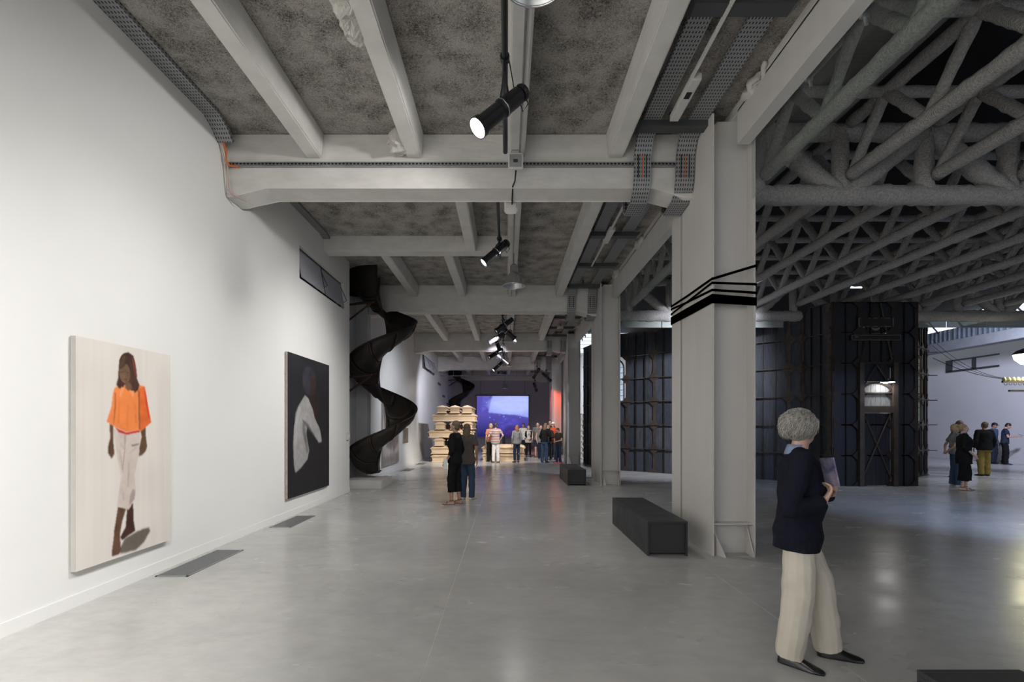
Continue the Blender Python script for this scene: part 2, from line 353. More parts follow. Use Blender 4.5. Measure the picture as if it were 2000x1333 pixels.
# ------------------------------------------------------------------ deep cross beams, each one thing
beamlab = ['nearest deep white concrete cross beam with the cable tray along its face', 'second deep concrete cross beam, level with the top of the spiral slide',
           'third deep concrete cross beam, above the stack of coffins', 'fourth deep concrete cross beam, in front of the projection', 'last concrete cross beam against the far end wall']
for k, y in enumerate(BX):
    y1 = y + 0.40; z = 4.89
    pr = [(WL - 0.14 if k > 0 else WL, SL), (WL - 0.14 if k > 0 else WL, z - 0.12), (WL + 0.10, z - 0.12), (WL + 0.55, z), (2.0, z), (2.45, z - 0.14), (2.9, z - 0.14), (2.9, SL)]
    b = NB(); prism(b, pr, 'y', y, y1)
    bmesh.ops.bevel(b, geom=[e for e in b.edges], offset=0.012, segments=1, affect='EDGES')
    o = obj('cross_beam', b, CONC); tag(o, beamlab[k], 'beam', 'deep cross beams of the gallery ceiling'); origin_to(o, (0, y, z))
b = NB(); box(b, WL, 0.06, 10.20, 10.50, 5.30, SL); o = obj('cross_beam', b, CONC, bevel=0.01)
tag(o, 'shallow concrete trimmer beam between the first two deep beams, left half only', 'beam'); origin_to(o, (-1.9, 10.2, 5.3))
# ------------------------------------------------------------------ joists
def joist(x, y0, y1, label, chip=False):
    pr = [(-0.13, SL), (-0.10, 5.29), (0.10, 5.29), (0.13, SL)]
    b = NB(); n = max(2, int((y1 - y0) / 0.25)) if chip else 1
    for i in range(n):
        pass
    prism(b, [(x + p[0], p[1]) for p in pr], 'y', y0, y1)
    bmesh.ops.bevel(b, geom=[e for e in b.edges], offset=0.014, segments=2, affect='EDGES')
    r = thing('ceiling_joist', label, 'joist', (x, y0, 5.29), 0, 'concrete joists under the gallery ceiling')
    wobj('joist_body', b, CONC, r)
    return r
rowl = ['leftmost', 'second from the left', 'third from the left', 'rightmost']
bayl = ['in the nearest bay overhead', 'in the second bay', 'in the third bay', 'in the fourth bay', 'in the fifth bay']
JX = [-2.64, -1.27, 0.14, 1.49]
joists = []
for i, x in enumerate(JX):
    j = joist(x, -4.8, BX[0], 'concrete joist, %s of four %s' % (rowl[i], bayl[0])); joists.append(j)
# ragged plaster lumps on the second joist
for (yy, ln, zz) in ((4.35, 0.46, 5.42), (6.45, 0.20, 5.42)):
    b = NB(); ellip(b, (-1.42, yy, zz), (0.15, ln, 0.15), seg=36, rings=24)
    for v in b.verts: v.co += Vector((1, 0.4, 1)) * 0.07 * noise.noise(v.co * 9) + Vector((0.02, 0, 0.02)) * noise.noise(v.co * 30)
    wobj('broken_plaster', b, PLAS, joists[1])
joist(-0.75, BX[0] + 0.4, 10.2, 'painted concrete joist ending at the shallow trimmer beam')
for i in (2, 3): joist(JX[i], BX[0] + 0.4, BX[1], 'long concrete joist %s, %s' % (bayl[1], 'above the second spotlight' if i == 2 else 'beside the cable trays'))
for i in (0, 1): joist(JX[i], 10.5, BX[1], 'short concrete joist behind the shallow trimmer beam, %s of two' % ('left' if i == 0 else 'right'))
for kb in (2, 3, 4):
    for i, x in enumerate(JX): joist(x, BX[kb - 1] + 0.4, BX[kb], 'painted concrete joist, %s of four %s' % (rowl[i], bayl[kb]))
# ------------------------------------------------------------------ steel edge beam carrying the smoke-screen glass
colY = [6.0, 13.14, 20.28, 27.4]
segs = [(-4.8, 5.98), (7.47, 13.12), (14.61, 20.26), (21.7, 27.3)]
GL = ['overhead before the nearest column', 'between the first and second columns', 'between the second and third columns', 'beyond the third column']
for k, (y0, y1) in enumerate(segs):
    r = thing('edge_beam', 'white steel edge beam %s' % GL[k], 'beam', (2.9, y0, 5.12), 0, 'steel edge beams along the column line')
    b = NB(); box(b, 2.85, 2.88, y0, y1, 5.12, 5.52); box(b, 2.85, 3.0, y0, y1, 5.10, 5.12); box(b, 2.85, 3.0, y0, y1, 5.50, 5.52)
    wobj('beam_channel', b, COLM, r)
    if k < 3:
        n = max(1, int(round((y1 - max(y0, 0.0)) / 1.45))); yy0 = max(y0, 0.0) if k == 0 else y0 - 0.0
        gr = thing('smoke_screen', 'clear glass smoke screen hanging under the edge beam %s' % GL[k], 'glass screen', (3.03, yy0, 4.42), 0, 'glass smoke screens along the column line')
        ext = 0.0
        for i in range(n):
            a = yy0 + (y1 - yy0) * i / n + 0.006; c = yy0 + (y1 - yy0) * (i + 1) / n - 0.006
            b = NB(); box(b, 3.025, 3.037, a, c, 4.42, 5.14); wobj('glass_pane', b, GLASS, gr)
        m_ = int((y1 - yy0) / 0.75)
        for i in range(m_):
            yy = yy0 + 0.35 + i * 0.75
            b = NB(); box(b, 3.0, 3.06, yy - 0.02, yy + 0.02, 5.08, 5.13); tube(b, [(3.035, yy, 5.10), (3.05, yy, 5.02)], 0.016, 8)
            wobj('clamp', b, STEEL, gr)
# ------------------------------------------------------------------ columns
clab = ['nearest white column with black straps wound around it', 'second white column beyond the bench', 'third white column beside the group of visitors', 'fourth white column, lit red on its left, past the visitors']
for k, y in enumerate(colY):
    r = thing('column', clab[k], 'column', (2.83, y + 0.7, 0), 0, 'white columns between gallery and hall')
    zt = 5.5; b = NB(); x0, x1 = 2.55, 3.085
    core = NB(); box(core, x0 + 0.004, x1 - 0.02, y + 0.36, y + 1.05, 0.0, zt); wobj('concrete_core', core, CONC if False else COLM, r)
    for (fy, s, nm) in ((y, 1, 'front'), (y + 1.11, -1, 'rear')):
        b = NB(); box(b, x0, x0 + 0.022, fy, fy + 0.36, 0.0, zt); wobj('flange', b, COLM, r)
        b = NB(); box(b, x1 - 0.022, x1, fy, fy + 0.36, 0.0, zt); wobj('flange', b, COLM, r)
        b = NB(); box(b, x0 + 0.022, x1 - 0.022, fy + 0.17, fy + 0.19, 0.0, zt); wobj('web', b, COLM, r)
        fz = fy - 0.0 if s > 0 else fy + 0.19
        b = NB(); box(b, x0 + 0.022, x1 - 0.022, fz + 0.02, fz + 0.17, 0.385, 0.40); wobj('stiffener', b, COLM, r)
        for sx in (0, 1):
            xx = x0 + 0.03 if sx == 0 else x1 - 0.045
            b = NB(); ft = fz + 0.16; nr = fz - (0.08 if s > 0 else -0.28)
            xo = xx + (0.09 if sx == 0 else -0.02)
            for t in (0,):
                v = [b.verts.new(p) for p in ((xx, ft, 0), (xx, ft, 0.385), (xo, nr, 0), (xx + 0.015, ft, 0), (xx + 0.015, ft, 0.385), (xo + 0.02, nr, 0))]
                for f in ((0, 1, 2), (3, 5, 4), (0, 3, 4, 1), (1, 4, 5, 2), (0, 2, 5, 3)): b.faces.new([v[i] for i in f])
            wobj('gusset', b, COLM, r)
# ------------------------------------------------------------------ black straps on the nearest column
st = thing('column_straps', 'bundle of black straps wrapped around the nearest white column', 'straps', (2.83, 6.7, 3.3))
def strap(pts, w, t=0.006):
    b = NB(); rows = []
    for p in pts:
        p = Vector(p); rows.append((p + Vector((0, 0, w / 2)), p - Vector((0, 0, w / 2))))
    # ribbon following the left face then the front
    vs0 = [[b.verts.new(q) for q in r_] for r_ in rows]
    for a, c in zip(vs0, vs0[1:]): b.faces.new((a[0], c[0], c[1], a[1]))
    ex = bmesh.ops.solidify(b, geom=list(b.faces), thickness=t)
    wobj('strap', b, RUBB, st)
XL, XR, YF, YB = 2.538, 3.095, 5.985, 7.49
for (zb, zm, zf, zr, w) in ((3.46, 3.44, 3.44, 3.605, 0.034), (3.34, 3.36, 3.39, 3.37, 0.030), (3.42, 3.36, 3.30, 3.265, 0.032), (3.28, 3.27, 3.235, 3.19, 0.036), (3.25, 3.24, 3.20, 3.16, 0.040), (3.22, 3.21, 3.17, 3.13, 0.042), (3.19, 3.17, 3.15, 3.12, 0.030)):
    strap([(XR, YB, zr), (XL, YB, zb), (XL, (YB + YF) / 2 + 0.1, zm * 0.5 + (zb + zf) * 0.25), (XL, YF, zf), (XL + 0.01, YF, zf), (XR, YF, zr), (XR, YB, zr)], w)
# ------------------------------------------------------------------ cable trays
def ribbon_uv(name, path, width, x, m, parent, lip=0.035):
    """flat tray following a path in the depth/height plane, with UV in metres"""
    b = NB(); uvl = b.loops.layers.uv.new('UVMap'); path = [Vector((0, p[0], p[1])) for p in path]
    ds = [0]; 
    for a, c in zip(path, path[1:]): ds.append(ds[-1] + (c - a).length)
    cols = [(-width / 2, 'lip'), (-width / 2, ''), (width / 2, ''), (width / 2, 'lip')]; grid = []
    for i, p in enumerate(path):
        d = (path[min(i + 1, len(path) - 1)] - path[max(i - 1, 0)]).normalized(); nrm = Vector((0, -d.z, d.y))
        row = []
        for cx, l in cols:
            q = p + Vector((x + cx, 0, 0)) + (nrm * lip if l else Vector()); row.append(b.verts.new(q))
        grid.append(row)
    us = [-lip, 0, width, width + lip]
    for i in range(len(path) - 1):
        for k in range(3):
            f = b.faces.new((grid[i][k], grid[i][k + 1], grid[i + 1][k + 1], grid[i + 1][k]))
            for l, (u, v) in zip(f.loops, ((us[k], ds[i]), (us[k + 1], ds[i]), (us[k + 1], ds[i + 1]), (us[k], ds[i + 1]))): l[uvl].uv = (u, v)
    b.normal_update()
    me = bpy.data.meshes.new(name); b.to_mesh(me); b.free(); me.transform(Matrix.Translation(-parent.location))
    o = bpy.data.objects.new(name, me); C.objects.link(o); o.parent = parent; me.materials.append(m)
    md = o.modifiers.new('thickness', 'SOLIDIFY'); md.thickness = 0.003
    return o
def tray_path():
    p = [(-4.6, 5.50)]
    for k, y in enumerate(BX):
        p += [(y - 0.42, 5.50), (y - 0.20, 5.44), (y - 0.10, 5.28), (y - 0.08, 4.98), (y - 0.02, 4.83), (y + 0.12, 4.72), (y + 0.46, 4.70)]
        if y > 34: return p[:-5]
        if y < 34: p += [(y + 0.58, 4.80), (y + 0.62, 5.30), (y + 0.78, 5.48), (y + 0.95, 5.50)]
    return p
for (x, w, nm) in ((1.84, 0.22, 'left one of the two long perforated cable trays'), (2.42, 0.24, 'right one of the two long perforated cable trays')):
    r = thing('cable_tray', nm + ' dipping under the deep beams', 'cable tray', (x, -4.6, 5.50), 0, 'long cable trays beside the columns')
    ribbon_uv('tray_run', tray_path(), w, x, PERF, r)
    for i, (cx, cm) in enumerate(((-0.06, RUBB), (0.0, ORANGE_C), (0.05, RUBB))):
        b = NB(); tube(b, [(x + cx, p[0], p[1] + 0.015) for p in tray_path()], 0.009, 5); wobj('cable', b, cm, r)
b = NB(); n = 0
for y in (0.8, 2.6, 4.42, 6.20, 8.0, 9.75, 11.6, 13.3, 15.2, 17.2, 19.0, 20.6, 22.6, 24.5, 26.6):
    r = thing('tray_bracket', 'grey steel cross bracket under the two cable trays, %s from the front' % (ORD[n]), 'bracket', (2.1, y, 5.42), 0, 'cross brackets carrying the cable trays'); n += 1
    b = NB(); prism(b, [(1.62, 5.50), (1.70, 5.42), (2.60, 5.42), (2.68, 5.50)], 'y', y - 0.075, y + 0.075)
    wobj('channel', b, GREYM, r)
    b = NB(); box(b, 2.08, 2.12, y - 0.02, y + 0.02, 5.5, SL); wobj('hanger', b, GREYM, r)
for (y0, y1, nm, ww) in ((-4.4, 6.15, 'above the nearest painting', 0.20), (7.12, 10.15, 'beyond the nearest deep beam', 0.14)):
    r = thing('wall_tray', 'perforated cable tray in the corner of left wall and ceiling, %s' % nm, 'cable tray', (WL + ww / 2, y0, 5.58), 0)
    ribbon_uv('tray_run', [(y0, 5.585), (y1, 5.585), (y1 + 0.18, 5.50), (y1 + 0.3, 5.40)] if ww > 0.15 else [(y0, 5.585), (y1 - 0.2, 5.585), (y1, 5.54)], ww, WL + ww / 2 + 0.005, PERF, r, lip=0.05)
r = thing('beam_tray', 'slim perforated cable tray along the face of the nearest deep beam', 'cable tray', (-0.6, 6.6, 5.17))
b = NB(); box(b, WL + 0.05, 2.28, 6.585, 6.635, 5.16, 5.215); o = wobj('tray_run', b, STEEL, r)
b = NB()
xx = WL + 0.07
while xx < 2.26:
    box(b, xx, xx + 0.03, 6.580, 6.586, 5.180, 5.198); xx += 0.05
o = wobj('slot_row', b, RUBB, r); o['kind'] = 'stuff'
r = thing('orange_cable_drop', 'bundle of orange and pink cables running down the wall end of the nearest beam', 'cable', (WL + 0.05, 6.5, 5.0))
b = NB(); tube(b, [(WL + 0.06, 6.46, 5.42), (WL + 0.09, 6.5, 5.32), (WL + 0.075, 6.52, 5.20), (WL + 0.09, 6.58, 5.16), (WL + 0.2, 6.6, 5.15)], 0.013, 8); wobj('orange_cable', b, ORANGE_C, r)
for dx in (0.0, 0.03):
    b = NB(); tube(b, [(WL + 0.03 + dx, 6.44, 5.44), (WL + 0.035 + dx, 6.54, 5.25), (WL + 0.05 + dx, 6.60, 4.84), (WL + 0.10 + dx, 6.62, 4.77), (WL + 0.25 + dx, 6.72, 4.735)], 0.008, 6); wobj('pink_cable', b, PINK_C, r)
# ------------------------------------------------------------------ batten light between the trays
r = thing('batten_light', 'long slim white batten tube light beside the left cable tray', 'light fitting', (2.02, 4.4, 5.44))
b = NB(); box(b, 2.00, 2.03, 3.0, 5.72, 5.40, 5.43); wobj('tube_cover', b, WPLAS, r)
b = NB(); box(b, 2.01, 2.12, 5.25, 5.98, 5.38, 5.46); wobj('housing', b, WPLAS, r, bevel=0.012)
b = NB(); box(b, 2.03, 2.09, 5.45, 5.56, 5.375, 5.385); wobj('cover_gap', b, RUBB, r)
r = thing('batten_light', 'long slim white batten tube light seen just beyond the nearest deep beam', 'light fitting', (2.02, 8.5, 5.44))
b = NB(); box(b, 2.00, 2.03, 7.4, 11.5, 5.40, 5.43); wobj('tube_cover', b, WPLAS, r)
b = NB(); box(b, 1.98, 2.09, 9.3, 10.0, 5.38, 5.46); wobj('housing', b, WPLAS, r, bevel=0.012)
for i, (y, nm) in enumerate(((16.0, 'in the third bay'), (18.6, 'farther along in the third bay'), (22.6, 'in the fourth bay'))):
    r = thing('emergency_light', 'small white light box among the cable trays %s' % nm, 'light fitting', (2.05, y, 5.36))
    b = NB(); box(b, -0.12, 0.12, -0.06, 0.06, 0, 0.09); obj('housing', b, WPLAS, r, bevel=0.01)
    b = NB(); box(b, -0.1, 0.1, -0.05, 0.05, -0.006, 0.0); obj('diffuser', b, CHROME, r)
# ------------------------------------------------------------------ black pipe rail with profile spotlights
r = thing('pipe_rail', 'black pipe rail overhead, ending before the nearest deep beam', 'rail', (-0.02, 0, 5.12))
b = NB(); tube(b, [(-0.02, -4.5, 5.12), (-0.02, 6.18, 5.12)], 0.030, 12); wobj('pipe', b, BLACK, r)
for y in (0.5, 3.0, 5.9):
    b = NB(); tube(b, [(-0.02, y, 5.12), (-0.02, y, SL)], 0.010, 6); wobj('drop_rod', b, BLACK, r)
for (y0, y1, nm) in ((7.3, 10.0, 'in the second bay holding one spotlight'), (14.5, 20.6, 'in the third bay holding a row of spotlights'), (21.6, 27.0, 'in the fourth bay')):
    r = thing('pipe_rail', 'black pipe rail %s' % nm, 'rail', (-0.14, y0, 5.1))
    b = NB(); tube(b, [(-0.14, y0, 5.10), (-0.14, y1, 5.10)], 0.026, 10); wobj('pipe', b, BLACK, r)
    b = NB(); tube(b, [(-0.14, y0 + 0.3, 5.1), (-0.14, y0 + 0.3, SL)], 0.010, 6); wobj('drop_rod', b, BLACK, r)
    b = NB(); tube(b, [(-0.14, y1 - 0.3, 5.1), (-0.14, y1 - 0.3, SL)], 0.010, 6); wobj('drop_rod', b, BLACK, r)
LENS_ON = mat('lit_lens', (1, 1, 1), 0.2, emit=(0.95, 0.97, 1.0), estr=60)
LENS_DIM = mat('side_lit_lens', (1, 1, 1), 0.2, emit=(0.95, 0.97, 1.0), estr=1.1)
LENS_OFF = mat('dark_lens', (0.04, 0.04, 0.05), 0.1)
def profile_spot(pos, target, label, group, lens=LENS_ON, L=0.62, rail=None, s=1.0, straight=False):
    r = thing('profile_spotlight', label, 'spotlight', pos, 0, group)
    d = (Vector(target) - Vector(pos)).normalized(); q = d.to_track_quat('Z', 'Y').to_matrix().to_4x4()
    # lathe along local z, front at +z
    b = NB(); lathe(b, [(0.062, -0.24 * s), (0.078, -0.22 * s), (0.082, -0.02 * s), (0.088, 0.0), (0.088, 0.03), (0.080, 0.05)], 24, q, True); obj('lamp_house', b, BLACK, r, smooth=False)
    b = NB(); lathe(b, [(0.075, 0.05), (0.080, 0.10), (0.080, 0.32), (0.096, 0.325), (0.098, 0.38), (0.090, 0.38), (0.085, 0.335)], 24, q); obj('lens_tube', b, BLACK, r)
    b = NB(); lathe(b, [(0.0001, 0.342), (0.086, 0.342)], 24, q); obj('lens', b, lens, r)
    b = NB(); lathe(b, [(0.086, 0.008), (0.0905, 0.012), (0.0905, 0.022), (0.086, 0.026)], 24, q); obj('bright_ring', b, CHROME, r, smooth=True)
    b = NB(); lathe(b, [(0.03, -0.30), (0.072, -0.30), (0.080, -0.275), (0.072, -0.25), (0.03, -0.245)], 20, q, True); obj('rear_cap', b, BLACK, r)
    top = Vector((0, 0, (rail if rail is not None else pos[2] + 0.3) - pos[2]))
    side = q @ Vector((0.105, 0, 0)); side2 = q @ Vector((-0.105, 0, 0))
    b = NB(); xo = 0.0 if straight else ((-0.02 if pos[1] < 6.5 else -0.14) - pos[0]); hook = Vector((xo, 0.0, top.z))
    for s_ in (side, side2):
        tube(b, [s_, s_ * 0.9 + Vector((0, 0, 0.10)), hook * 0.75 + Vector((0, 0, -0.01)), hook], 0.010, 6)
    obj('yoke', b, BLACK, r)
    b = NB(); tube(b, [hook + Vector((0, -0.03, 0)), hook + Vector((0, 0.03, 0))], 0.046, 10); tube(b, [hook + Vector((0, 0, -0.03)), hook + Vector((0, 0, -0.12))], 0.012, 6); obj('hook_clamp', b, BLACK, r)
    rc = q @ Vector((0, 0, -0.29))
    b = NB(); tube(b, [rc, rc + Vector((0.05, 0.02, -0.10)), rc + Vector((0.0, 0.02, -0.18)), hook * 0.5 + Vector((0.09, 0.05, 0.0)), hook + Vector((0.04, 0.05, 0.02))], 0.006, 5); obj('power_cord', b, RUBB, r)
    return r
profile_spot((-0.03, 4.60, 4.65), (-0.03 - 0.62, 4.60 - 0.28, 4.65 - 0.68), 'nearest black profile spotlight, brightly lit, hanging under the first deep beam bay', 'profile spotlights', rail=5.12)
profile_spot((-0.19, 9.0, 4.86), (-0.19 - 0.62, 9.0 - 0.30, 4.86 - 0.64), 'second black profile spotlight, its lens glinting, hanging above the second pendant lamp', 'profile spotlights', LENS_DIM, rail=5.1)
fl = [((-0.05, 15.2, 4.80), (-1, -0.2, -0.8), 'far black spotlight, topmost of the cluster in the third bay', LENS_DIM), ((-0.02, 15.9, 4.72), (0.7, 0.1, -0.6), 'far black spotlight turned to the right, second of the cluster', LENS_DIM),
      ((-0.30, 16.6, 4.65), (-0.9, -0.1, -0.6), 'far black spotlight turned left, third of the cluster', LENS_DIM), ((-0.38, 19.0, 4.85), (0.3, -0.2, -0.8), 'small far spotlight, fourth of the cluster', LENS_DIM),
      ((-0.42, 19.8, 4.60), (-0.9, -0.25, -0.6), 'small far spotlight with chrome sheen, fifth of the cluster', LENS_DIM), ((-0.22, 20.4, 4.45), (0.7, -0.1, -0.6), 'small far spotlight beside the third pendant lamp', LENS_DIM),
      ((-0.40, 22.8, 4.45), (-0.6, -0.4, -0.6), 'last small spotlight, lit, before the fourth pendant lamp', LENS_DIM)]
for p, d, nm, ln in fl: profile_spot(p, Vector(p) + Vector(d), nm, 'profile spotlights', ln, rail=5.1)
# ------------------------------------------------------------------ pendant high-bay lamps
def pendant(pos, label):
    r = thing('pendant_lamp', label, 'lamp', pos, 0, 'aluminium pendant lamps along the gallery')
    b = NB(); lathe(b, [(0.235, 0.0), (0.228, 0.008), (0.205, 0.09), (0.165, 0.18), (0.11, 0.245), (0.075, 0.27)], 36); o = obj('lamp_shade', b, ALU, r, smooth=True)
    m_ = o.modifiers.new('thickness', 'SOLIDIFY'); m_.thickness = 0.006
    b = NB(); tube(b, [(0.235 * math.cos(a), 0.235 * math.sin(a), 0) for a in [2 * PI * k / 36 for k in range(37)]], 0.008, 6, False); obj('rim', b, CHROME, r, smooth=True)
    b = NB(); lathe(b, [(0.075, 0.27), (0.085, 0.28), (0.085, 0.42), (0.055, 0.45), (0.02, 0.47)], 20, None, True); obj('gear_housing', b, STEEL, r)
    b = NB(); ellip(b, (0, 0, 0.12), (0.05, 0.05, 0.09)); obj('bulb', b, WPLAS, r, smooth=True)
    b = NB(); tube(b, [(0, 0, 0.46), (0, 0, (5.3 if 0.04 < pos[0] < 0.24 else SL) - pos[2])], 0.006, 6); obj('suspension_rod', b, GREYM, r)
    return r
pendant((0.19, 3.36, 4.735), 'nearest aluminium pendant lamp, cut off by the top of the picture')
pendant((0.15, 10.3, 4.60), 'second aluminium pendant lamp, hanging in the second bay')
pendant((0.12, 17.4, 4.62), 'third aluminium pendant lamp, beside the cluster of spotlights')
pendant((0.0, 24.5, 4.62), 'fourth aluminium pendant lamp, small and far, below the last spotlights')
pendant((-0.12, 31.0, 4.0), 'fifth aluminium pendant lamp, bluish, hanging before the projection')
# ------------------------------------------------------------------ small floodlights on the nearest beam
def flood(pos, rz, tilt, label):
    r = thing('floodlight', label, 'floodlight', pos, rz, 'small square floodlights'); M = Matrix.Rotation(tilt, 4, 'X')
    b = NB(); box(b, -0.10, 0.10, -0.02, 0.0, -0.10, 0.10, M); bmesh.ops.bevel(b, geom=[e for e in b.edges], offset=0.015, segments=2, affect='EDGES'); obj('frame', b, WPLAS, r)
    b = NB(); box(b, -0.08, 0.08, -0.024, -0.018, -0.075, 0.08, M); obj('glass', b, STEEL, r)
    b = NB(); prism(b, [(0.0, -0.09), (0.0, 0.09), (0.09, 0.055), (0.09, -0.055)], 'x', -0.075, 0.075, M); obj('housing', b, WPLAS, r)
    b = NB(); tube(b, [(-0.05, -0.01, 0.10), (-0.05, 0.0, 0.15), (0.05, 0.0, 0.15), (0.05, -0.01, 0.10)], 0.006, 6); obj('bracket', b, STEEL, r)
    b = NB(); box(b, -0.03, 0.03, -0.027, -0.024, -0.02, 0.02, M); obj('filament', b, LENS_OFF, r)
    return r
flood((0.115, 6.40, 5.12), 0, 0.15, 'small square floodlight on the face of the nearest deep beam')
flood((0.06, 7.16, 4.86), PI, -1.0, 'small square floodlight hanging just behind the nearest deep beam')
b = NB(); tube(b, [(0.12, 6.44, 5.02), (0.11, 6.60, 4.96), (0.08, 6.62, 4.90), (0.075, 7.1, 4.86), (0.06, 7.12, 4.92)], 0.010, 6)
o = obj('lamp_cable', b, RUBB); tag(o, 'black cable running down the nearest beam between the two floodlights', 'cable'); origin_to(o, (0.1, 6.6, 4.95))
b = NB(); tube(b, [(0.17, -4, 5.27), (0.17, 6.3, 5.27), (0.17, 6.5, 5.2)], 0.012, 8); o = obj('conduit', b, STEEL); tag(o, 'grey conduit along the middle joist overhead', 'conduit'); origin_to(o, (0.17, 0, 5.27))
b = NB(); tube(b, [(0.13, 7.3, 5.27), (0.13, 13.6, 5.27)], 0.012, 8); o = obj('conduit', b, STEEL); tag(o, 'grey conduit under the middle joist of the second bay', 'conduit'); origin_to(o, (0.13, 7.3, 5.27))
r = thing('smoke_detector', 'small white smoke detector on the ceiling behind the nearest beam', 'detector', (-1.23, 7.55, 5.55))
b = NB(); lathe(b, [(0.03, -0.05), (0.05, -0.03), (0.055, 0.0), (0.055, 0.02), (0.03, 0.08)], 16, None, True); obj('body', b, WPLAS, r, smooth=True)
b = NB(); tube(b, [(0.03, 0.0, 0.02), (0.55, 0.0, 0.03)], 0.006, 6); obj('conduit', b, WPLAS, r)

# ------------------------------------------------------------------ spiral slide
SC = Vector((-3.32, 12.95, 0))
def slide_z(a): return max(0.30, 0.36 + (a - 180) / 360 * 2.36)          # a in degrees, rising counter-clockwise; back=90 left=180 front=270
prof = [(0.12, 0.10), (0.20, 0.045), (0.32, 0.02), (0.46, 0.03), (0.60, 0.08), (0.73, 0.17), (0.83, 0.29), (0.895, 0.45)]
def slide_strip(a0, a1, name, parent, m, step=6.0, pr=prof, off=0.0, th=0.010):
    b = NB(); n = max(1, int(round((a1 - a0) / step))); rows = []
    for i in range(n + 1):
        a = a0 + (a1 - a0) * i / n; t = math.radians(a)
        rows.append([b.verts.new(((r_ + off) * math.cos(t), (r_ + off) * math.sin(t), slide_z(a) + z_ - off)) for r_, z_ in pr])
    for p, q in zip(rows, rows[1:]):
        for k in range(len(pr) - 1): b.faces.new((p[k], q[k], q[k + 1], p[k + 1]))
    bmesh.ops.recalc_face_normals(b, faces=b.faces)
    bmesh.ops.solidify(b, geom=list(b.faces), thickness=th)
    return obj(name, b, m, parent, smooth=True)
def make_slide(loc, label, top=960):
    r = thing('spiral_slide', label, 'slide', loc)
    a = 128; i = 0
    while a < top:
        a1 = min(a + 45, top); slide_strip(a, a1, 'slide_section', r, SLIDE)
        if a1 < top: slide_strip(a1 - 1.2, a1 + 1.2, 'flange', r, SLIDER, step=1.2, off=0.012, th=0.02)
        a = a1; i += 1
    b = NB(); pts = [(0.905 * math.cos(math.radians(t)), 0.905 * math.sin(math.radians(t)), slide_z(t) + 0.46) for t in range(128, top, 6)]; tube(b, pts, 0.015, 6); obj('outer_rail', b, SLIDE, r)
    b = NB(); pts = [(0.10 * math.cos(math.radians(t)), 0.10 * math.sin(math.radians(t)), slide_z(t) + 0.11) for t in range(128, top, 8)]; tube(b, pts, 0.018, 6); obj('inner_rail', b, SLIDE, r)
    b = NB(); pr2 = [(0.91, 5.63), (0.91, 5.24), (0.89, 5.20)]
    n = 24
    for (a0, a1) in ((100, 276),):
        rows = []
        for k in range(n + 1):
            t = math.radians(a0 + (a1 - a0) * k / n); rows.append([b.verts.new((q[0] * math.cos(t), q[0] * math.sin(t), q[1] + (0.18 * math.sin(t + 0.6) if q[1] < 5.5 else 0))) for q in pr2])
        for p, q in zip(rows, rows[1:]):
            for k in range(2): b.faces.new((p[k], q[k], q[k + 1], p[k + 1]))
    bmesh.ops.solidify(b, geom=list(b.faces), thickness=0.01); obj('entry_drum', b, SLIDE, r, smooth=True)
    for (z, a) in ((4.72, 250), (2.86, 225)):
        t = math.radians(a)
        b = NB(); tube(b, [(-0.90, -0.50, z), (0.85 * math.cos(t) * 0.2, -0.62, z + 0.06)], 0.035, 4); tube(b, [(-0.92, -0.30, z - 0.42), (-0.15, -0.60, z + 0.03)], 0.03, 4)
        obj('wall_bracket', b, SLIDER, r)
    return r
sl = make_slide(SC, 'black steel spiral slide winding down from the ceiling beside the left wall')
b = NB(); box(b, -0.93, 0.06, -0.50, 0.62, 0.0, 0.22); o = obj('plinth', b, CONC, bevel=0.01); o.location = (-3.26, 12.85, 0)
tag(o, 'low concrete plinth at the foot of the spiral slide', 'plinth')
dup(sl, (-3.15, 33.6, 0), None, 'dark spiral slide at the far end, rising behind the coffins')

# ------------------------------------------------------------------ benches
def bench(x, y, L, label):
    r = thing('bench', label, 'bench', (x, y, 0), 0, 'dark box benches in a line'); w, h, t = 0.50, 0.43, 0.025
    b = NB(); box(b, 0, w, 0, L, h - t, h); obj('seat', b, BENCH, r, bevel=0.003)
    for xx in (0, w - t):
        b = NB(); box(b, xx, xx + t, 0, L, 0, h - t); obj('side_panel', b, BENCH, r, bevel=0.003)
    for yy in (0.03, L - 0.05):
        b = NB(); box(b, t, w - t, yy, yy + 0.02, 0.03, h - t); obj('end_panel', b, BENCH, r)
bench(1.745, 6.0, 2.0, 'dark grey box bench beside the nearest white column')
bench(1.64, 13.05, 2.0, 'dark grey box bench beside the second white column')
bench(2.00, 0.36, 2.0, 'dark grey box bench cut off at the bottom right corner of the picture')
# ------------------------------------------------------------------ floor grilles
def grille(x0, x1, y0, y1, label):
    r = thing('floor_grille', label, 'grille', ((x0 + x1) / 2, (y0 + y1) / 2, 0), 0, 'floor grilles along the left wall')
    b = NB(); box(b, x0, x1, y0, y0 + 0.02, 0.0, 0.008); box(b, x0, x1, y1 - 0.02, y1, 0.0, 0.008); box(b, x0, x0 + 0.02, y0, y1, 0.0, 0.008); box(b, x1 - 0.02, x1, y0, y1, 0.0, 0.008)
    wobj('frame', b, STEEL, r)
    b = NB(); box(b, x0 + 0.02, x1 - 0.02, y0 + 0.02, y1 - 0.02, 0.0005, 0.001); wobj('shaft', b, RUBB, r)
    b = NB(); n = 15
    for i in range(n):
        xx = x0 + 0.025 + (x1 - x0 - 0.05) * i / n; box(b, xx, xx + 0.014, y0 + 0.02, y1 - 0.02, 0.0015, 0.007)
    o = wobj('bars', b, FLUSH, r); o['kind'] = 'stuff'
grille(-3.77, -3.42, 5.18, 6.28, 'flat metal floor grille between the two nearest paintings')
grille(-3.77, -3.43, 7.68, 8.66, 'flat metal floor grille below the dark painting')
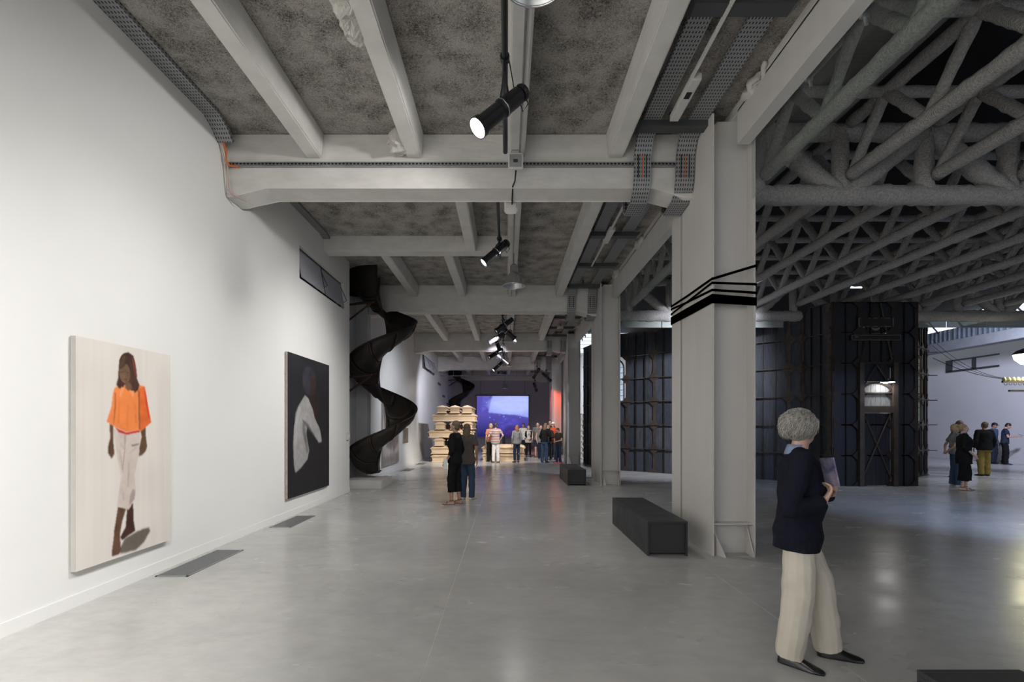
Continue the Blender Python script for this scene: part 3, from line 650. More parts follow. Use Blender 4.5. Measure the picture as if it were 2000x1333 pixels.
grille(-3.80, -3.46, 17.2, 18.2, 'small floor grille beyond the spiral slide')
grille(-3.80, -3.46, 20.0, 21.0, 'small floor grille before the stack of coffins')
# sockets and switches
for (x, y, z, w, h, nm) in ((WL, 11.7, 1.36, 0.14, 0.17, 'small white switch box at the end of the left wall'), (-4.0, 19.9, 2.50, 0.22, 0.28, 'white thermostat box high on the far left wall'), (-4.0, 14.7, 0.9, 0.10, 0.1, 'small white socket low on the wall behind the slide')):
    r = thing('wall_box', nm, 'switch box', (x, y, z)); b = NB(); box(b, 0, 0.04, -w / 2, w / 2, -h / 2, h / 2); obj('housing', b, WPLAS, r, bevel=0.006)
    b = NB(); box(b, 0.04, 0.046, -w / 4, w / 4, -h / 4, h / 4); obj('button', b, WALL, r)

# ------------------------------------------------------------------ paintings (colours painted per vertex on the canvas)
class Pic:
    def __init__(s, w, h, base):
        s.w, s.h = w, h; s.a = np.zeros((h, w, 3)); s.a[:] = np.array(srgb(*base)); v, u = np.mgrid[0:h, 0:w]
        s.u = u / (w - 1); s.v = v / (h - 1); s.asp = 1.0; s.rng = np.random.RandomState(3)
    def noise(s, amp, nx=10, ny=10):
        g = s.rng.rand(ny + 2, nx + 2); x = s.u * nx; y = s.v * ny; i = x.astype(int); j = y.astype(int); fx = x - i; fy = y - j
        fx = fx * fx * (3 - 2 * fx); fy = fy * fy * (3 - 2 * fy)
        n = (g[j, i] * (1 - fx) + g[j, i + 1] * fx) * (1 - fy) + (g[j + 1, i] * (1 - fx) + g[j + 1, i + 1] * fx) * fy
        return (n - 0.5) * 2 * amp
    def put(s, m, col, nz=0.10):
        c = np.array(srgb(*col)); n = 1 + s.noise(nz, 14, 26) + s.noise(nz * 0.6, 40, 60)
        s.a = s.a * (1 - m[..., None]) + (c * n[..., None]) * m[..., None]
    def poly(s, pts, col, nz=0.10, soft=1.0, op=1.0):
        pts = np.array(pts, float); n = len(pts); ins = np.zeros(s.u.shape, bool); x, y = s.u, s.v
        for i in range(n):
            x0, y0 = pts[i]; x1, y1 = pts[(i + 1) % n]
            if y0 == y1: continue
            c = ((y0 > y) != (y1 > y)) & (x < (x1 - x0) * (y - y0) / (y1 - y0) + x0); ins ^= c
        m = ins.astype(float)
        for _ in range(1 + int(soft)):
            m2 = m.copy(); m2[1:] += m[:-1]; m2[:-1] += m[1:]; m2[:, 1:] += m[:, :-1]; m2[:, :-1] += m[:, 1:]; m = m2 / 5 if _ or soft else m * 0.6 + m2 / 5 * 0.4
        s.put(np.clip(m * op, 0, 1), col, nz)
    def ell(s, cx, cy, rx, ry, col, nz=0.1, soft=0.15, op=1.0):
        d = ((s.u - cx) / rx) ** 2 + ((s.v - cy) / ry) ** 2; s.put(np.clip((1 - d) / soft + 0.5, 0, 1) * op, col, nz)
def canvas(pic, loc, W, H, D, label, face='x', mside=None, cat='painting', name='painting', m=None, group=None):
    """canvas hung on a wall whose outward direction is +x; u runs along +y, v down"""
    r = thing(name, label, cat, loc, 0, group)
    b = NB(); box(b, 0, D, 0, W, -H, 0); obj('stretcher', b, mside, r)
    me = bpy.data.meshes.new('painted_face'); w, h = pic.w, pic.h
    vs_ = [(D + 0.002, W * i / (w - 1), -H * j / (h - 1)) for j in range(h) for i in range(w)]
    fs = [(j * w + i, (j + 1) * w + i, (j + 1) * w + i + 1, j * w + i + 1) for j in range(h - 1) for i in range(w - 1)]
    me.from_pydata(vs_, [], fs); me.update()
    at = me.color_attributes.new('paint', 'FLOAT_COLOR', 'POINT'); col = np.ones((h * w, 4), np.float32); col[:, :3] = np.clip(pic.a, 0, 1.5).reshape(-1, 3)
    at.data.foreach_set('color', col.ravel())
    o = bpy.data.objects.new('painted_face', me); C.objects.link(o); me.materials.append(m); o.parent = r
    return r
PAINT = attr_mat('oil_paint', 0.55); CANV = mat('primed_canvas_edge', (0.50, 0.48, 0.45), 0.9, var=0.1)
# 1: standing figure in an orange blouse and cream trousers on a pale ground
def q1(x, y):                                     # design sheet measured with the same slant as the wall
    px, py = 120 + x / 2.667, 640 + y / 2.667; Y = 944 * 3.80 / (990 - px)
    return ((Y - 4.26) / 1.20, (2.414 - (1.62 + (832 - py) * Y / 944)) / 2.085)
p = Pic(190, 330, (222, 215, 208)); n = p.noise(0.05, 4, 6) + p.noise(0.03, 30, 3); p.a *= (1 + n[..., None])
Q = lambda L: [q1(x, y) for x, y in L]
p.poly(Q([(300, 1165), (330, 1100), (400, 1060), (455, 1040), (465, 1060), (430, 1120), (390, 1160), (310, 1180)]), (74, 66, 56), 0.25, soft=3, op=0.9)
p.poly(Q([(345, 915), (375, 915), (378, 1010), (386, 1060), (350, 1085), (318, 1110), (306, 1095), (335, 1040)]), (62, 32, 26), 0.3)
p.poly(Q([(295, 935), (340, 940), (318, 1010), (306, 1080), (312, 1160), (300, 1185), (265, 1195), (262, 1175), (272, 1100), (275, 1060)]), (98, 68, 50), 0.25)
p.poly(Q([(272, 530), (412, 540), (408, 640), (382, 770), (388, 860), (372, 915), (350, 950), (290, 930), (312, 780), (285, 640)]), (206, 192, 184), 0.06)
p.poly(Q([(372, 840), (386, 850), (382, 895), (352, 930), (358, 880)]), (160, 142, 140), 0.1, op=0.8)
p.poly(Q([(328, 560), (336, 560), (334, 640), (322, 740), (316, 740), (328, 640)]), (150, 132, 124), 0.1, op=0.7)
p.poly(Q([(365, 612), (405, 603), (405, 612), (370, 622)]), (110, 90, 80), 0.1, op=0.8)
p.poly(Q([(252, 500), (272, 510), (272, 600), (278, 660), (262, 685), (243, 655), (245, 610), (254, 580)]), (92, 66, 48), 0.25)
p.poly(Q([(410, 520), (440, 510), (440, 560), (448, 620), (440, 645), (420, 668), (404, 672), (408, 620), (418, 570)]), (96, 70, 50), 0.25)
p.poly(Q([(272, 512), (300, 530), (340, 548), (408, 532), (412, 545), (342, 560), (300, 548)]), (196, 40, 28), 0.1)
p.poly(Q([(278, 315), (305, 300), (400, 298), (434, 308), (450, 400), (468, 495), (412, 542), (404, 535), (340, 546), (300, 530), (270, 512), (236, 492), (262, 410), (268, 350)]), (236, 134, 70), 0.06)
p.poly(Q([(404, 320), (434, 308), (450, 400), (468, 495), (412, 542), (408, 430)]), (222, 104, 44), 0.10)
p.poly(Q([(400, 330), (408, 330), (412, 535), (404, 530)]), (96, 70, 44), 0.2, op=0.75)
p.poly(Q([(278, 340), (284, 340), (284, 430), (274, 505), (270, 505), (276, 420)]), (150, 76, 40), 0.2, op=0.7)
p.poly(Q([(432, 310), (442, 345), (462, 478), (452, 470), (436, 380)]), (210, 52, 26), 0.1, op=0.8)
p.ell(*q1(345, 190), 0.085, 0.052, (66, 40, 30), 0.5)
p.poly(Q([(303, 170), (320, 140), (348, 128), (376, 148), (390, 210), (396, 270), (408, 300), (400, 330), (380, 342), (362, 330), (352, 300), (330, 300), (318, 322), (300, 318), (286, 300), (296, 262), (298, 215)]), (64, 38, 29), 0.5)
p.ell(*q1(332, 240), 0.058, 0.047, (112, 84, 62), 0.22)
p.poly(Q([(334, 285), (362, 288), (370, 318), (350, 332), (334, 316)]), (112, 84, 62), 0.2)
p.poly(Q([(300, 220), (312, 165), (345, 150), (340, 190), (318, 214)]), (72, 46, 34), 0.4); p.poly(Q([(352, 160), (372, 200), (376, 270), (362, 300), (358, 230)]), (70, 42, 31), 0.4)
p.poly(Q([(366, 150), (384, 180), (394, 255), (385, 255), (374, 195)]), (128, 56, 36), 0.3, op=0.8); p.poly(Q([(310, 165), (334, 142), (328, 185), (304, 212)]), (92, 68, 50), 0.3, op=0.6)
p.poly(Q([(308, 232), (326, 230), (326, 235), (309, 237)]), (52, 34, 26), 0.1, op=0.8); p.poly(Q([(340, 232), (354, 234), (353, 238), (340, 236)]), (52, 34, 26), 0.1, op=0.8); p.poly(Q([(322, 268), (342, 270), (340, 275), (324, 274)]), (66, 38, 30), 0.1, op=0.8)
p.poly(Q([(312, 312), (330, 312), (312, 362), (302, 358)]), (242, 158, 104), 0.05); p.poly(Q([(356, 330), (380, 330), (376, 368), (364, 352)]), (242, 158, 104), 0.05)
for a_, c_ in (((300, 380), (294, 500)), ((345, 400), (338, 520)), ((378, 390), (386, 500)), ((425, 360), (440, 490))): p.poly(Q([(a_[0], a_[1]), (a_[0] + 7, a_[1]), (c_[0] + 9, c_[1]), (c_[0], c_[1])]), (214, 110, 56), 0.2, soft=4, op=0.5)
for a_, c_ in (((300, 600), (330, 640)), ((390, 620), (350, 660)), ((318, 860), (322, 900)), ((350, 700), (345, 830)), ((300, 640), (320, 760))): p.poly(Q([(a_[0], a_[1]), (a_[0] + 6, a_[1] + 4), (c_[0] + 6, c_[1]), (c_[0], c_[1])]), (158, 142, 134), 0.2, soft=3, op=0.6)
canvas(p, (-3.845, 4.26, 2.414), 1.20, 2.085, 0.043, 'tall pale painting of a standing figure in orange top and cream trousers', m=PAINT, mside=CANV)
# 2: seated back view in a pale shirt on a near-black ground
def q2(x, y):
    px, py = 530 + x / 4.043, 670 + y / 4.043; Y = 944 * 3.81 / (990 - px)
    return ((Y - 8.40) / 1.96, (2.91 - (1.62 + (832 - py) * Y / 944)) / 2.571)
p = Pic(150, 210, (26, 26, 31)); n = p.noise(0.35, 5, 6) + p.noise(0.2, 20, 20); p.a *= (1 + n[..., None]) * (1.35 - 0.6 * p.v[..., None])
Q = lambda L: [q2(x, y) for x, y in L]
p.ell(*q2(300, 300), 0.16, 0.105, (50, 49, 57), 0.3, soft=0.6); p.ell(*q2(330, 345), 0.075, 0.07, (52, 36, 30), 0.4, soft=0.6)
p.poly(Q([(300, 420), (350, 430), (385, 560), (372, 660), (330, 560), (300, 480)]), (44, 24, 20), 0.4, soft=2, op=0.8)
p.poly(Q([(265, 415), (292, 440), (328, 530), (340, 590), (385, 690), (398, 780), (375, 790), (330, 720), (285, 655), (275, 720), (298, 850), (285, 920), (240, 980), (190, 1028), (178, 960), (172, 800), (180, 660), (215, 500)]), (158, 156, 156), 0.14, soft=1)
p.poly(Q([(248, 620), (262, 640), (280, 760), (296, 850), (280, 880), (262, 780), (245, 700)]), (96, 94, 94), 0.3, soft=2, op=0.8)
p.poly(Q([(240, 600), (290, 640), (340, 730), (330, 735), (280, 670), (250, 630)]), (70, 68, 70), 0.3, soft=1, op=0.7)
p.poly(Q([(190, 560), (215, 500), (235, 520), (205, 640), (200, 800), (190, 900), (180, 800)]), (178, 176, 176), 0.1, soft=2, op=0.6)
canvas(p, (-3.85, 8.40, 2.91), 1.96, 2.571, 0.04, 'large near-black painting of a figure in a pale shirt seen from behind', m=PAINT, mside=mat('bare_canvas_edge', (0.55, 0.50, 0.42), 0.9, var=0.3, vscale=12))
# 3: grey brushy painting behind the slide, and a small one beyond
p = Pic(60, 60, (168, 160, 160)); n = p.noise(0.3, 5, 5) + p.noise(0.15, 14, 14); p.a *= (1 + n[..., None])
p.poly([(0.0, 0.15), (0.3, 0.1), (0.5, 0.35), (0.62, 0.6), (0.5, 0.8), (0.2, 0.75), (0.1, 0.5)], (82, 74, 76), 0.5, soft=3, op=0.8); p.poly([(0.5, 0.6), (0.9, 0.55), (0.95, 0.7), (0.6, 0.85)], (92, 84, 84), 0.5, soft=3, op=0.8)
p.poly([(0, 0.88), (1, 0.84), (1, 1), (0, 1)], (120, 112, 112), 0.3, soft=3, op=0.8); p.poly([(0.0, 0.0), (1.0, 0.0), (1.0, 0.06), (0, 0.04)], (150, 146, 148), 0.2)
canvas(p, (-3.998, 15.4, 2.70), 2.3, 2.4, 0.05, 'large brushy grey painting half hidden behind the spiral slide', m=PAINT, mside=CANV)
p = Pic(20, 24, (98, 90, 82)); n = p.noise(0.5, 5, 5); p.a *= (1 + n[..., None])
canvas(p, (-3.998, 18.5, 1.52), 0.95, 0.58, 0.03, 'small dark picture low on the far left wall', m=PAINT, mside=CANV)
# wall lettering plates and far slot window on the far left wall
for i, (y, z, n_) in enumerate(((28.0, 4.25 - 0.1, 'upper'), (30.0, 3.55, 'middle'), (32.0, 3.15, 'lower'))):
    r = thing('wall_text', 'small dark line of lettering on the far left wall, %s of three' % n_, 'sign', (-3.995, y, z))
    b = NB()
    for k in range(5): box(b, 0.0, 0.006, k * 0.26, k * 0.26 + 0.17, -0.14, 0.0); 
    o = obj('letters', b, GREYM, r)
casement_slot(2, -4.0 + 0.002, 22.9, 26.2, 4.35, 4.98, -0.01, 3)
# ------------------------------------------------------------------ projection screen
p = Pic(110, 88, (84, 78, 168))
g = np.clip((p.v - 0.45) * 2.0, 0, 1)[..., None]; p.a = p.a * (1 - g) + np.array(srgb(34, 32, 92)) * g
p.poly([(0.32, -0.1), (1.1, -0.1), (1.1, 0.55), (0.75, 0.46), (0.5, 0.44), (0.22, 0.40)], (150, 162, 240), 0.08, soft=2)
p.ell(0.70, 0.20, 0.46, 0.22, (178, 190, 255), 0.05, soft=1.0, op=0.8)
p.ell(0.62, 0.72, 0.22, 0.22, (88, 84, 196), 0.3, soft=1.0, op=0.5); p.ell(0.72, 0.88, 0.22, 0.16, (58, 28, 84), 0.3, soft=1.0, op=0.6)
p.poly([(0.12, -0.05), (0.25, -0.05), (0.18, 0.30), (0.08, 0.40)], (104, 100, 200), 0.3, soft=3, op=0.6)
for (cx, cy, s_) in ((0.50, 0.42, 0.012), (0.52, 0.50, 0.014), (0.44, 0.47, 0.009), (0.84, 0.52, 0.010), (0.25, 0.52, 0.012), (0.33, 0.58, 0.008), (0.18, 0.16, 0.010), (0.95, 0.36, 0.009), (0.55, 0.56, 0.008)): p.ell(cx, cy, s_, s_ * 1.2, (150, 155, 250), 0.1, soft=0.8, op=0.8)
r = thing('projection_screen', 'large screen showing a bright blue and violet projection on the far end wall', 'screen', (-0.30, 35.0, 0.8))
w, h = p.w, p.h; W_, H_ = 3.72, 2.96
me = bpy.data.meshes.new('projected_image')
me.from_pydata([(-W_ / 2 + W_ * i / (w - 1), -0.02, H_ - H_ * j / (h - 1)) for j in range(h) for i in range(w)], [], [(j * w + i, (j + 1) * w + i, (j + 1) * w + i + 1, j * w + i + 1) for j in range(h - 1) for i in range(w - 1)]); me.update()
at = me.color_attributes.new('paint', 'FLOAT_COLOR', 'POINT'); col = np.ones((h * w, 4), np.float32); col[:, :3] = np.clip(p.a, 0, 1.5).reshape(-1, 3); at.data.foreach_set('color', col.ravel())
o = bpy.data.objects.new('projected_image', me); C.objects.link(o); me.materials.append(attr_mat('projected_light', 0.9, 1.15)); o.parent = r
b = NB(); box(b, -W_ / 2 - 0.03, W_ / 2 + 0.03, -0.01, 0.01, -0.02, H_ + 0.02); obj('screen_cloth', b, WALL2, r)
b = NB(); tube(b, [(-W_ / 2 - 0.1, 0, H_ + 0.05), (W_ / 2 + 0.1, 0, H_ + 0.05)], 0.035, 8); obj('roller_bar', b, GREYM, r)
for sx in (-1.6, 1.6):
    b = NB(); tube(b, [(sx, 0, H_ + 0.05), (sx, 0, 4.90 - 0.8)], 0.012, 6); obj('hanging_rod', b, GREYM, r)
r = thing('projector', 'small dark projector hanging over the visitors before the projection', 'projector', (-0.30, 29.2, 4.72))
b = NB(); box(b, -0.27, 0.27, -0.2, 0.2, 0, 0.16); obj('body', b, BLACK, r, bevel=0.02)
b = NB(); tube(b, [(0, 0, 0.16), (0, 0, 0.91)], 0.02, 8); obj('mount', b, BLACK, r)
b = NB(); lathe(b, [(0.05, 0.0), (0.05, 0.05)], 16, Matrix.Translation((0.1, 0.2, 0.08)) @ Matrix.Rotation(-PI / 2, 4, 'X'), True); obj('lens', b, CHROME, r)
r = thing('lighting_bar', 'thin grey lighting bar spanning the far end of the gallery', 'bar', (-1, 28.9, 4.6)); b = NB(); tube(b, [(-4.0, 28.9, 4.60), (1.66, 28.9, 4.60)], 0.025, 8); wobj('bar_tube', b, STEEL, r)
for x in (-3.2, 0.6, 1.55): b = NB(); tube(b, [(x, 28.9, 4.6), (x, 28.9, SL)], 0.01, 6); wobj('hanging_rod', b, STEEL, r)
for (pos, d, nm) in (((2.13, 26.2, 4.28), (0.6, 0.4, -0.5), 'black theatre lamp beside the red lit column, upper right'), ((1.58, 25.6, 4.42), (-0.3, 0.5, -0.5), 'black theatre lamp beside the red lit column, upper left'), ((1.60, 27.6, 3.85), (0.2, 0.6, -0.4), 'black theatre lamp hanging lowest near the red lit column')):
    rr = profile_spot(pos, Vector(pos) + Vector(d), nm, 'theatre lamps near the red column', LENS_OFF, rail=pos[2] + 0.35, straight=True)
    b = NB(); hx = 0.0; tube(b, [(hx, 0, 0.35), (hx + 0.0, 0, SL - pos[2])], 0.014, 6); obj('drop_rod', b, BLACK, rr)
# ------------------------------------------------------------------ raw wooden coffins
def coffin(L=2.0, w=0.50, h=0.36):
    """long axis along local x, base at z=0"""
    r = thing('coffin', None, 'coffin', (0, 0, 0))
    hb = 0.205
    def rings_(b, lv, cap=True):
        rr = [[b.verts.new((sx * (L / 2 - ix), sy * (w / 2 - iy), z)) for sx, sy in ((-1, -1), (1, -1), (1, 1), (-1, 1))] for ix, iy, z in lv]
        for a, c in zip(rr, rr[1:]):
            for k in range(4): b.faces.new((a[k], a[(k + 1) % 4], c[(k + 1) % 4], c[k]))
        b.faces.new(rr[0][::-1]); b.faces.new(rr[-1])
    b = NB(); rings_(b, [(0.075, 0.065, 0.04), (0.045, 0.04, hb)]); obj('body', b, WOOD, r)
    b = NB(); rings_(b, [(0.03, 0.03, 0.0), (0.03, 0.03, 0.030), (0.06, 0.055, 0.045)]); obj('base_moulding', b, WOOD, r)
    b = NB(); rings_(b, [(0.035, 0.035, hb), (0.01, 0.01, hb + 0.012), (0.0, 0.0, hb + 0.022), (0.0, 0.0, hb + 0.038)]); obj('rim_moulding', b, WOOD, r)
    z0 = hb + 0.038
    b = NB(); rings_(b, [(0.02, 0.02, z0 + 0.006), (0.012, 0.012, z0 + 0.022), (0.05, 0.05, z0 + 0.034), (0.06, 0.06, z0 + 0.050), (0.12, 0.13, z0 + 0.085), (0.17, 0.19, z0 + 0.098), (0.20, 0.225, h)]); obj('lid', b, WOOD, r)
    return r
cof = coffin(); first = [True]
def put_coffin(x, y, z, rz, label, group='coffins of the tall stack'):
    if first[0]:
        first[0] = False; o = cof; o.location = (x, y, z); o.rotation_euler = (0, 0, rz); o['label'] = label
    else: o = dup(cof, (x, y, z), rz, label)
    o['group'] = group; return o
H_ = 0.362; cy = 21.9; J = lambda: random.uniform(-0.03, 0.03)
def AX(px, Y): return (px - 990) / 944 * Y
layers = [('L', 'lowest'), ('L', 'second'), ('E', 'third'), ('L', 'fourth'), ('E', 'fifth'), ('L', 'sixth'), ('E', 'topmost')]
for k, (t, nm) in enumerate(layers):
    z = k * H_
    if t == 'L':
        sh = {0: 0.03, 1: 0.0, 3: -0.10, 5: 0.06}[k]
        put_coffin(-2.42 + sh, 21.75, z, J(), 'lengthwise wooden coffin, front one in the %s layer of the tall stack' % nm)
        put_coffin(-2.38 + sh + J(), 22.55, z, J(), 'lengthwise wooden coffin, rear one in the %s layer of the tall stack' % nm)
    else:
        xs_ = {2: (-3.0, -2.40, -1.80), 4: (-2.95, -2.32, -1.72), 6: (-2.88, -2.32, -1.76)}[k]
        for i, x in enumerate(xs_):
            put_coffin(x, 22.45, z, PI / 2 + J(), 'end-on wooden coffin in the %s layer of the tall stack, %s of three' % (nm, ('left', 'middle', 'right')[i]))
for k in range(2):
    for j, (y, nm) in enumerate(((22.25, 'front'), (22.85, 'middle'), (23.45, 'rear'))):
        put_coffin(-0.16 + 0.03 * j, y, k * H_ * 0.83 if False else k * H_, J(), 'wooden coffin in the %s row of the low stack, %s one' % (nm, 'upper' if k else 'lower'), 'coffins of the low stack')
# ------------------------------------------------------------------ fibre-coated roof trusses of the hall
def ftube(b, p0, p1, r, n=9, step=0.085):
    p0, p1 = Vector(p0), Vector(p1); L = (p1 - p0).length; k = max(3, int(L / step)); pts = [p0.lerp(p1, i / k) for i in range(k + 1)]
    rs = [r * (1 + 0.16 * noise.noise(Vector((i * 0.9, p0.x * 3.1, p0.z + p1.y * 1.7)))) for i in range(k + 1)]
    tube(b, pts, rs, n, True, jit=0.045)
ZB, ZT = EYE + 3.50, EYE + 4.22
def hall_truss(y0, y1, label, group, rb=0.095, rt=0.085, rw=0.068):
    r = thing('roof_truss', label, 'truss', (0, y0, ZB), 0, group)
    L = y1 - y0; n = int(round(L / 1.19)); p = L / n
    b = NB(); ftube(b, (0, 0, 0), (0, L, 0), rb); obj('bottom_chord', b, FLUFF, r, smooth=True)
    b = NB(); ftube(b, (0, 0, ZT - ZB), (0, L, ZT - ZB), rt); obj('top_chord', b, FLUFF, r, smooth=True)
    for i in range(n):
        b = NB(); ftube(b, (0, L - i * p, 0), (0, L - (i + 0.5) * p, ZT - ZB), rw); obj('web_bar', b, FLUFF, r, smooth=True)
        b = NB(); ftube(b, (0, L - (i + 0.5) * p, ZT - ZB), (0, L - (i + 1) * p, 0), rw); obj('web_bar', b, FLUFF, r, smooth=True)
    return r
bays = [(-0.6, 6.72, 'in the nearest bay', 7, ), (6.96, 13.86, 'in the second bay', 12)]
protos = {}
for bi, (y0, y1, nm, cnt) in enumerate(bays):
    g = 'fibre-coated roof trusses %s' % nm; first_ = None
    for k in range(cnt):
        x = 3.60 + 1.19 * k; lab = 'fibre-coated lattice truss over the hall %s, %s from the columns' % (nm, ORD[k])
        if first_ is None: first_ = hall_truss(y0, y1, lab, g); first_.location.x = x
        else: dup(first_, (x, y0, ZB), None, lab)
# cross purlins at the top nodes
def purlin(y, x1, lab, g):
    b = NB(); ftube(b, (3.2, y, ZT), (x1, y, ZT), 0.07, 8, 0.12); o = obj('purlin', b, FLUFF, smooth=True); tag(o, lab, 'purlin', g); origin_to(o, (3.2, y, ZT))
n = 0
for bi, (y0, y1, nm, cnt) in enumerate(bays):
    k = int(round((y1 - y0) / 1.19)); pp = (y1 - y0) / k
    for i in range(k):
        y = y1 - (i + 0.5) * pp
        if y > 1.5: purlin(y, 3.6 + 1.19 * cnt, 'fibre-coated cross bar over the trusses %s, %s from the far end' % (nm, ORD[i]), 'cross bars over the hall trusses')
# thick cross girders
for gi, (y, nm, x1) in enumerate(((6.84, 'nearest thick', 14.0), (13.98, 'second thick', 20.0))):
    r = thing('roof_girder', '%s fibre-coated lattice girder crossing the hall from the column line' % nm, 'girder', (3.1, y, EYE + 3.25), 0, 'thick girders across the hall')
    zb, zt = EYE + (3.26 if gi == 0 else 3.17), EYE + 4.15
    b = NB(); ftube(b, (3.1, y, zb), (x1, y, zb), 0.135 if gi == 0 else 0.16, 14, 0.07); wobj('bottom_chord', b, FLUFF, r, smooth=True)
    b = NB(); ftube(b, (3.1, y, zt), (x1, y, zt), 0.12, 12); wobj('top_chord', b, FLUFF, r, smooth=True)
    k = 0
    while 3.6 + 1.19 * k < x1:
        x = 3.6 + 1.19 * k
        b = NB(); ftube(b, (x - 0.08, y, zb), (x - 0.08, y, zt), 0.115, 10); wobj('web_post', b, FLUFF, r, smooth=True)
        if x + 1.19 < x1:
            a, c = ((x, zb), (x + 1.1, zt)) if k % 2 else ((x, zt), (x + 1.1, zb))
            b = NB(); ftube(b, (a[0], y, a[1]), (c[0], y, c[1]), 0.13, 10); wobj('web_bar', b, FLUFF, r, smooth=True)
        k += 1
# grey smoke-screen panes hung below the second girder
gr = thing('smoke_screen', 'row of grey glass panes hanging below the second thick girder', 'glass screen', (3.2, 13.98, 4.46))
for i in range(14):
    x = 3.3 + 1.175 * i
    if 7.4 < x < 11.0: continue
    b = NB(); box(b, x + 0.012, x + 1.163, 13.97, 13.985, 4.455, 4.70); wobj('glass_pane', b, GLASSD, gr)
# ------------------------------------------------------------------ plank and steel walls of the hall installation
PLK = [mat('blue_stained_plank', (0.054, 0.062, 0.080), 0.75, var=0.55, vscale=5, stretch=(6, 6, 0.7), bump=0.3, bscale=20),
       mat('slate_plank', (0.070, 0.076, 0.090), 0.75, var=0.55, vscale=4, stretch=(6, 6, 0.6), bump=0.3, bscale=20),
       mat('dark_plank', (0.038, 0.045, 0.060), 0.7, var=0.6, vscale=6, stretch=(6, 6, 0.8), bump=0.3, bscale=20)]
RUST = RUSTW = mat('weathered_steel_plate', (0.075, 0.058, 0.048), 0.6, 0.3, var=0.4, vscale=5, bump=0.1, bscale=30)
PLKT = [mat('navy_black_plank', (0.014, 0.018, 0.030), 0.6, var=0.55, vscale=5, stretch=(6, 6, 0.7), bump=0.3, bscale=20), mat('near_black_plank', (0.017, 0.018, 0.024), 0.65, var=0.5, vscale=5, stretch=(6, 6, 0.7), bump=0.3, bscale=20)]  # darker copies of the plank colours, used on the tower
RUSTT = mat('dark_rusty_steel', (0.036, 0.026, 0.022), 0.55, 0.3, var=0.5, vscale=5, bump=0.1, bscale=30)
RIBM = mat('dark_steel_rib', (0.030, 0.026, 0.024), 0.5, 0.4, var=0.3, vscale=6)
def facet_matrix(p0, p1):
    u = Vector((p1[0] - p0[0], p1[1] - p0[1], 0)).normalized(); w = Vector((-u.y, u.x, 0))   # w points away from the viewer side
    return Matrix(((u.x, w.x, 0, p0[0]), (u.y, w.y, 0, p0[1]), (0, 0, 1, 0), (0, 0, 0, 1))), (Vector((*p1, 0)) - Vector((*p0, 0))).length
ROW = 0.822
def steel_facet(root, p0, p1, bounds, strips, rows=6, hole=None, ribw=0.09, proud=0.10, planks=None, RUST=None):
    RUST = RUST or RUSTW; planks = planks or PLK
    """bounds: heavy rib positions along the facet; strips: planks per module; outward = negative w"""
    M, L = facet_matrix(p0, p1); H = rows * ROW; ribm = []
    def part(nm, m, *a, **k):
        b = NB(); box(b, *a, M); return wobj(nm, b, m, root, **k)
    if hole is None: part('backing_sheet', RIBM, 0, L, 0.03, 0.05, 0, H)
    for i, (a, c) in enumerate(zip(bounds, bounds[1:])):
        nst = strips[i] if isinstance(strips, (list, tuple)) else strips
        if nst == 0: continue
        for r_ in range(rows):
            for s_ in range(nst):
                u0 = a + (c - a) * s_ / nst + 0.008; u1 = a + (c - a) * (s_ + 1) / nst - 0.008; z0, z1 = r_ * ROW + 0.01, (r_ + 1) * ROW - 0.01
                if hole and hole(u0, u1, z0, z1): continue
                j = random.uniform(-0.008, 0.008); part('plank', random.choice(planks), u0, u1, j, 0.03 + j, z0, z1)
        for s_ in range(1, nst):
            uu = a + (c - a) * s_ / nst
            if hole:
                z_ = 0
                for r_ in range(rows):
                    if not hole(uu - 0.01, uu + 0.01, r_ * ROW + 0.1, (r_ + 1) * ROW - 0.1): part('thin_rib', RIBM, uu - 0.012, uu + 0.012, -0.05, 0.0, r_ * ROW, (r_ + 1) * ROW)
            else: part('thin_rib', RIBM, uu - 0.012, uu + 0.012, -0.05, 0.0, 0, H)
    for uu in bounds:
        part('heavy_rib', RUST, max(uu - ribw / 2, -0.05), min(uu + ribw / 2, L + 0.05), -0.045, -0.01, 0, H)
    for r_ in range(rows + 1):
        z = min(r_ * ROW, H - 0.02)
        part('angle_bar', RUST, 0, L, -proud, -0.05, z - 0.012, z + 0.012)
    for uu in bounds:
        for r_ in range(rows + 1):
            z = r_ * ROW; s = 0.20; dpt = [(uu, z - s), (uu + s, z), (uu, z + s), (uu - s, z)]
            poly = [(min(max(q[0], -0.02), L + 0.02), min(max(q[1], 0.0), H)) for q in dpt]
            # drop degenerate points
            pp = []
            for q in poly:
                if not pp or (abs(q[0] - pp[-1][0]) + abs(q[1] - pp[-1][1]) > 1e-4): pp.append(q)
            if len(pp) < 3: continue
            b = NB(); prism(b, pp, 'y', -0.062, -0.046, M); wobj('gusset_plate', b, RUST, root)
            if abs(uu - bounds[0]) > 0.01 and abs(uu - bounds[-1]) > 0.01 and 0 < r_ < rows:
                b = NB(); 
                for q in ((-0.09, 0), (0.09, 0), (0, 0.09), (0, -0.09)): box(b, uu + q[0] - 0.01, uu + q[0] + 0.01, -0.072, -0.06, z + q[1] - 0.01, z + q[1] + 0.01, M)
                wobj('rivets', b, RUST, root)
    return M, L
A0, A1 = (3.62, 17.97), (8.52, 13.87)
wa = thing('plank_wall', 'long dark blue plank and steel wall standing behind the columns', 'wall panel', (6.0, 16.0, 0))
LA = math.hypot(A1[0] - A0[0], A1[1] - A0[1]); off = 0.92
archhole = lambda u0, u1, z0, z1: u1 < off + 0.02 and z0 > 2.4 and z1 < 4.15
steel_facet(wa, A0, A1, [0.0] + [off + 1.02 * k for k in range(6)] + [LA], [3, 3, 3, 3, 3, 3, 1], hole=archhole)
MA, _ = facet_matrix(A0, A1)
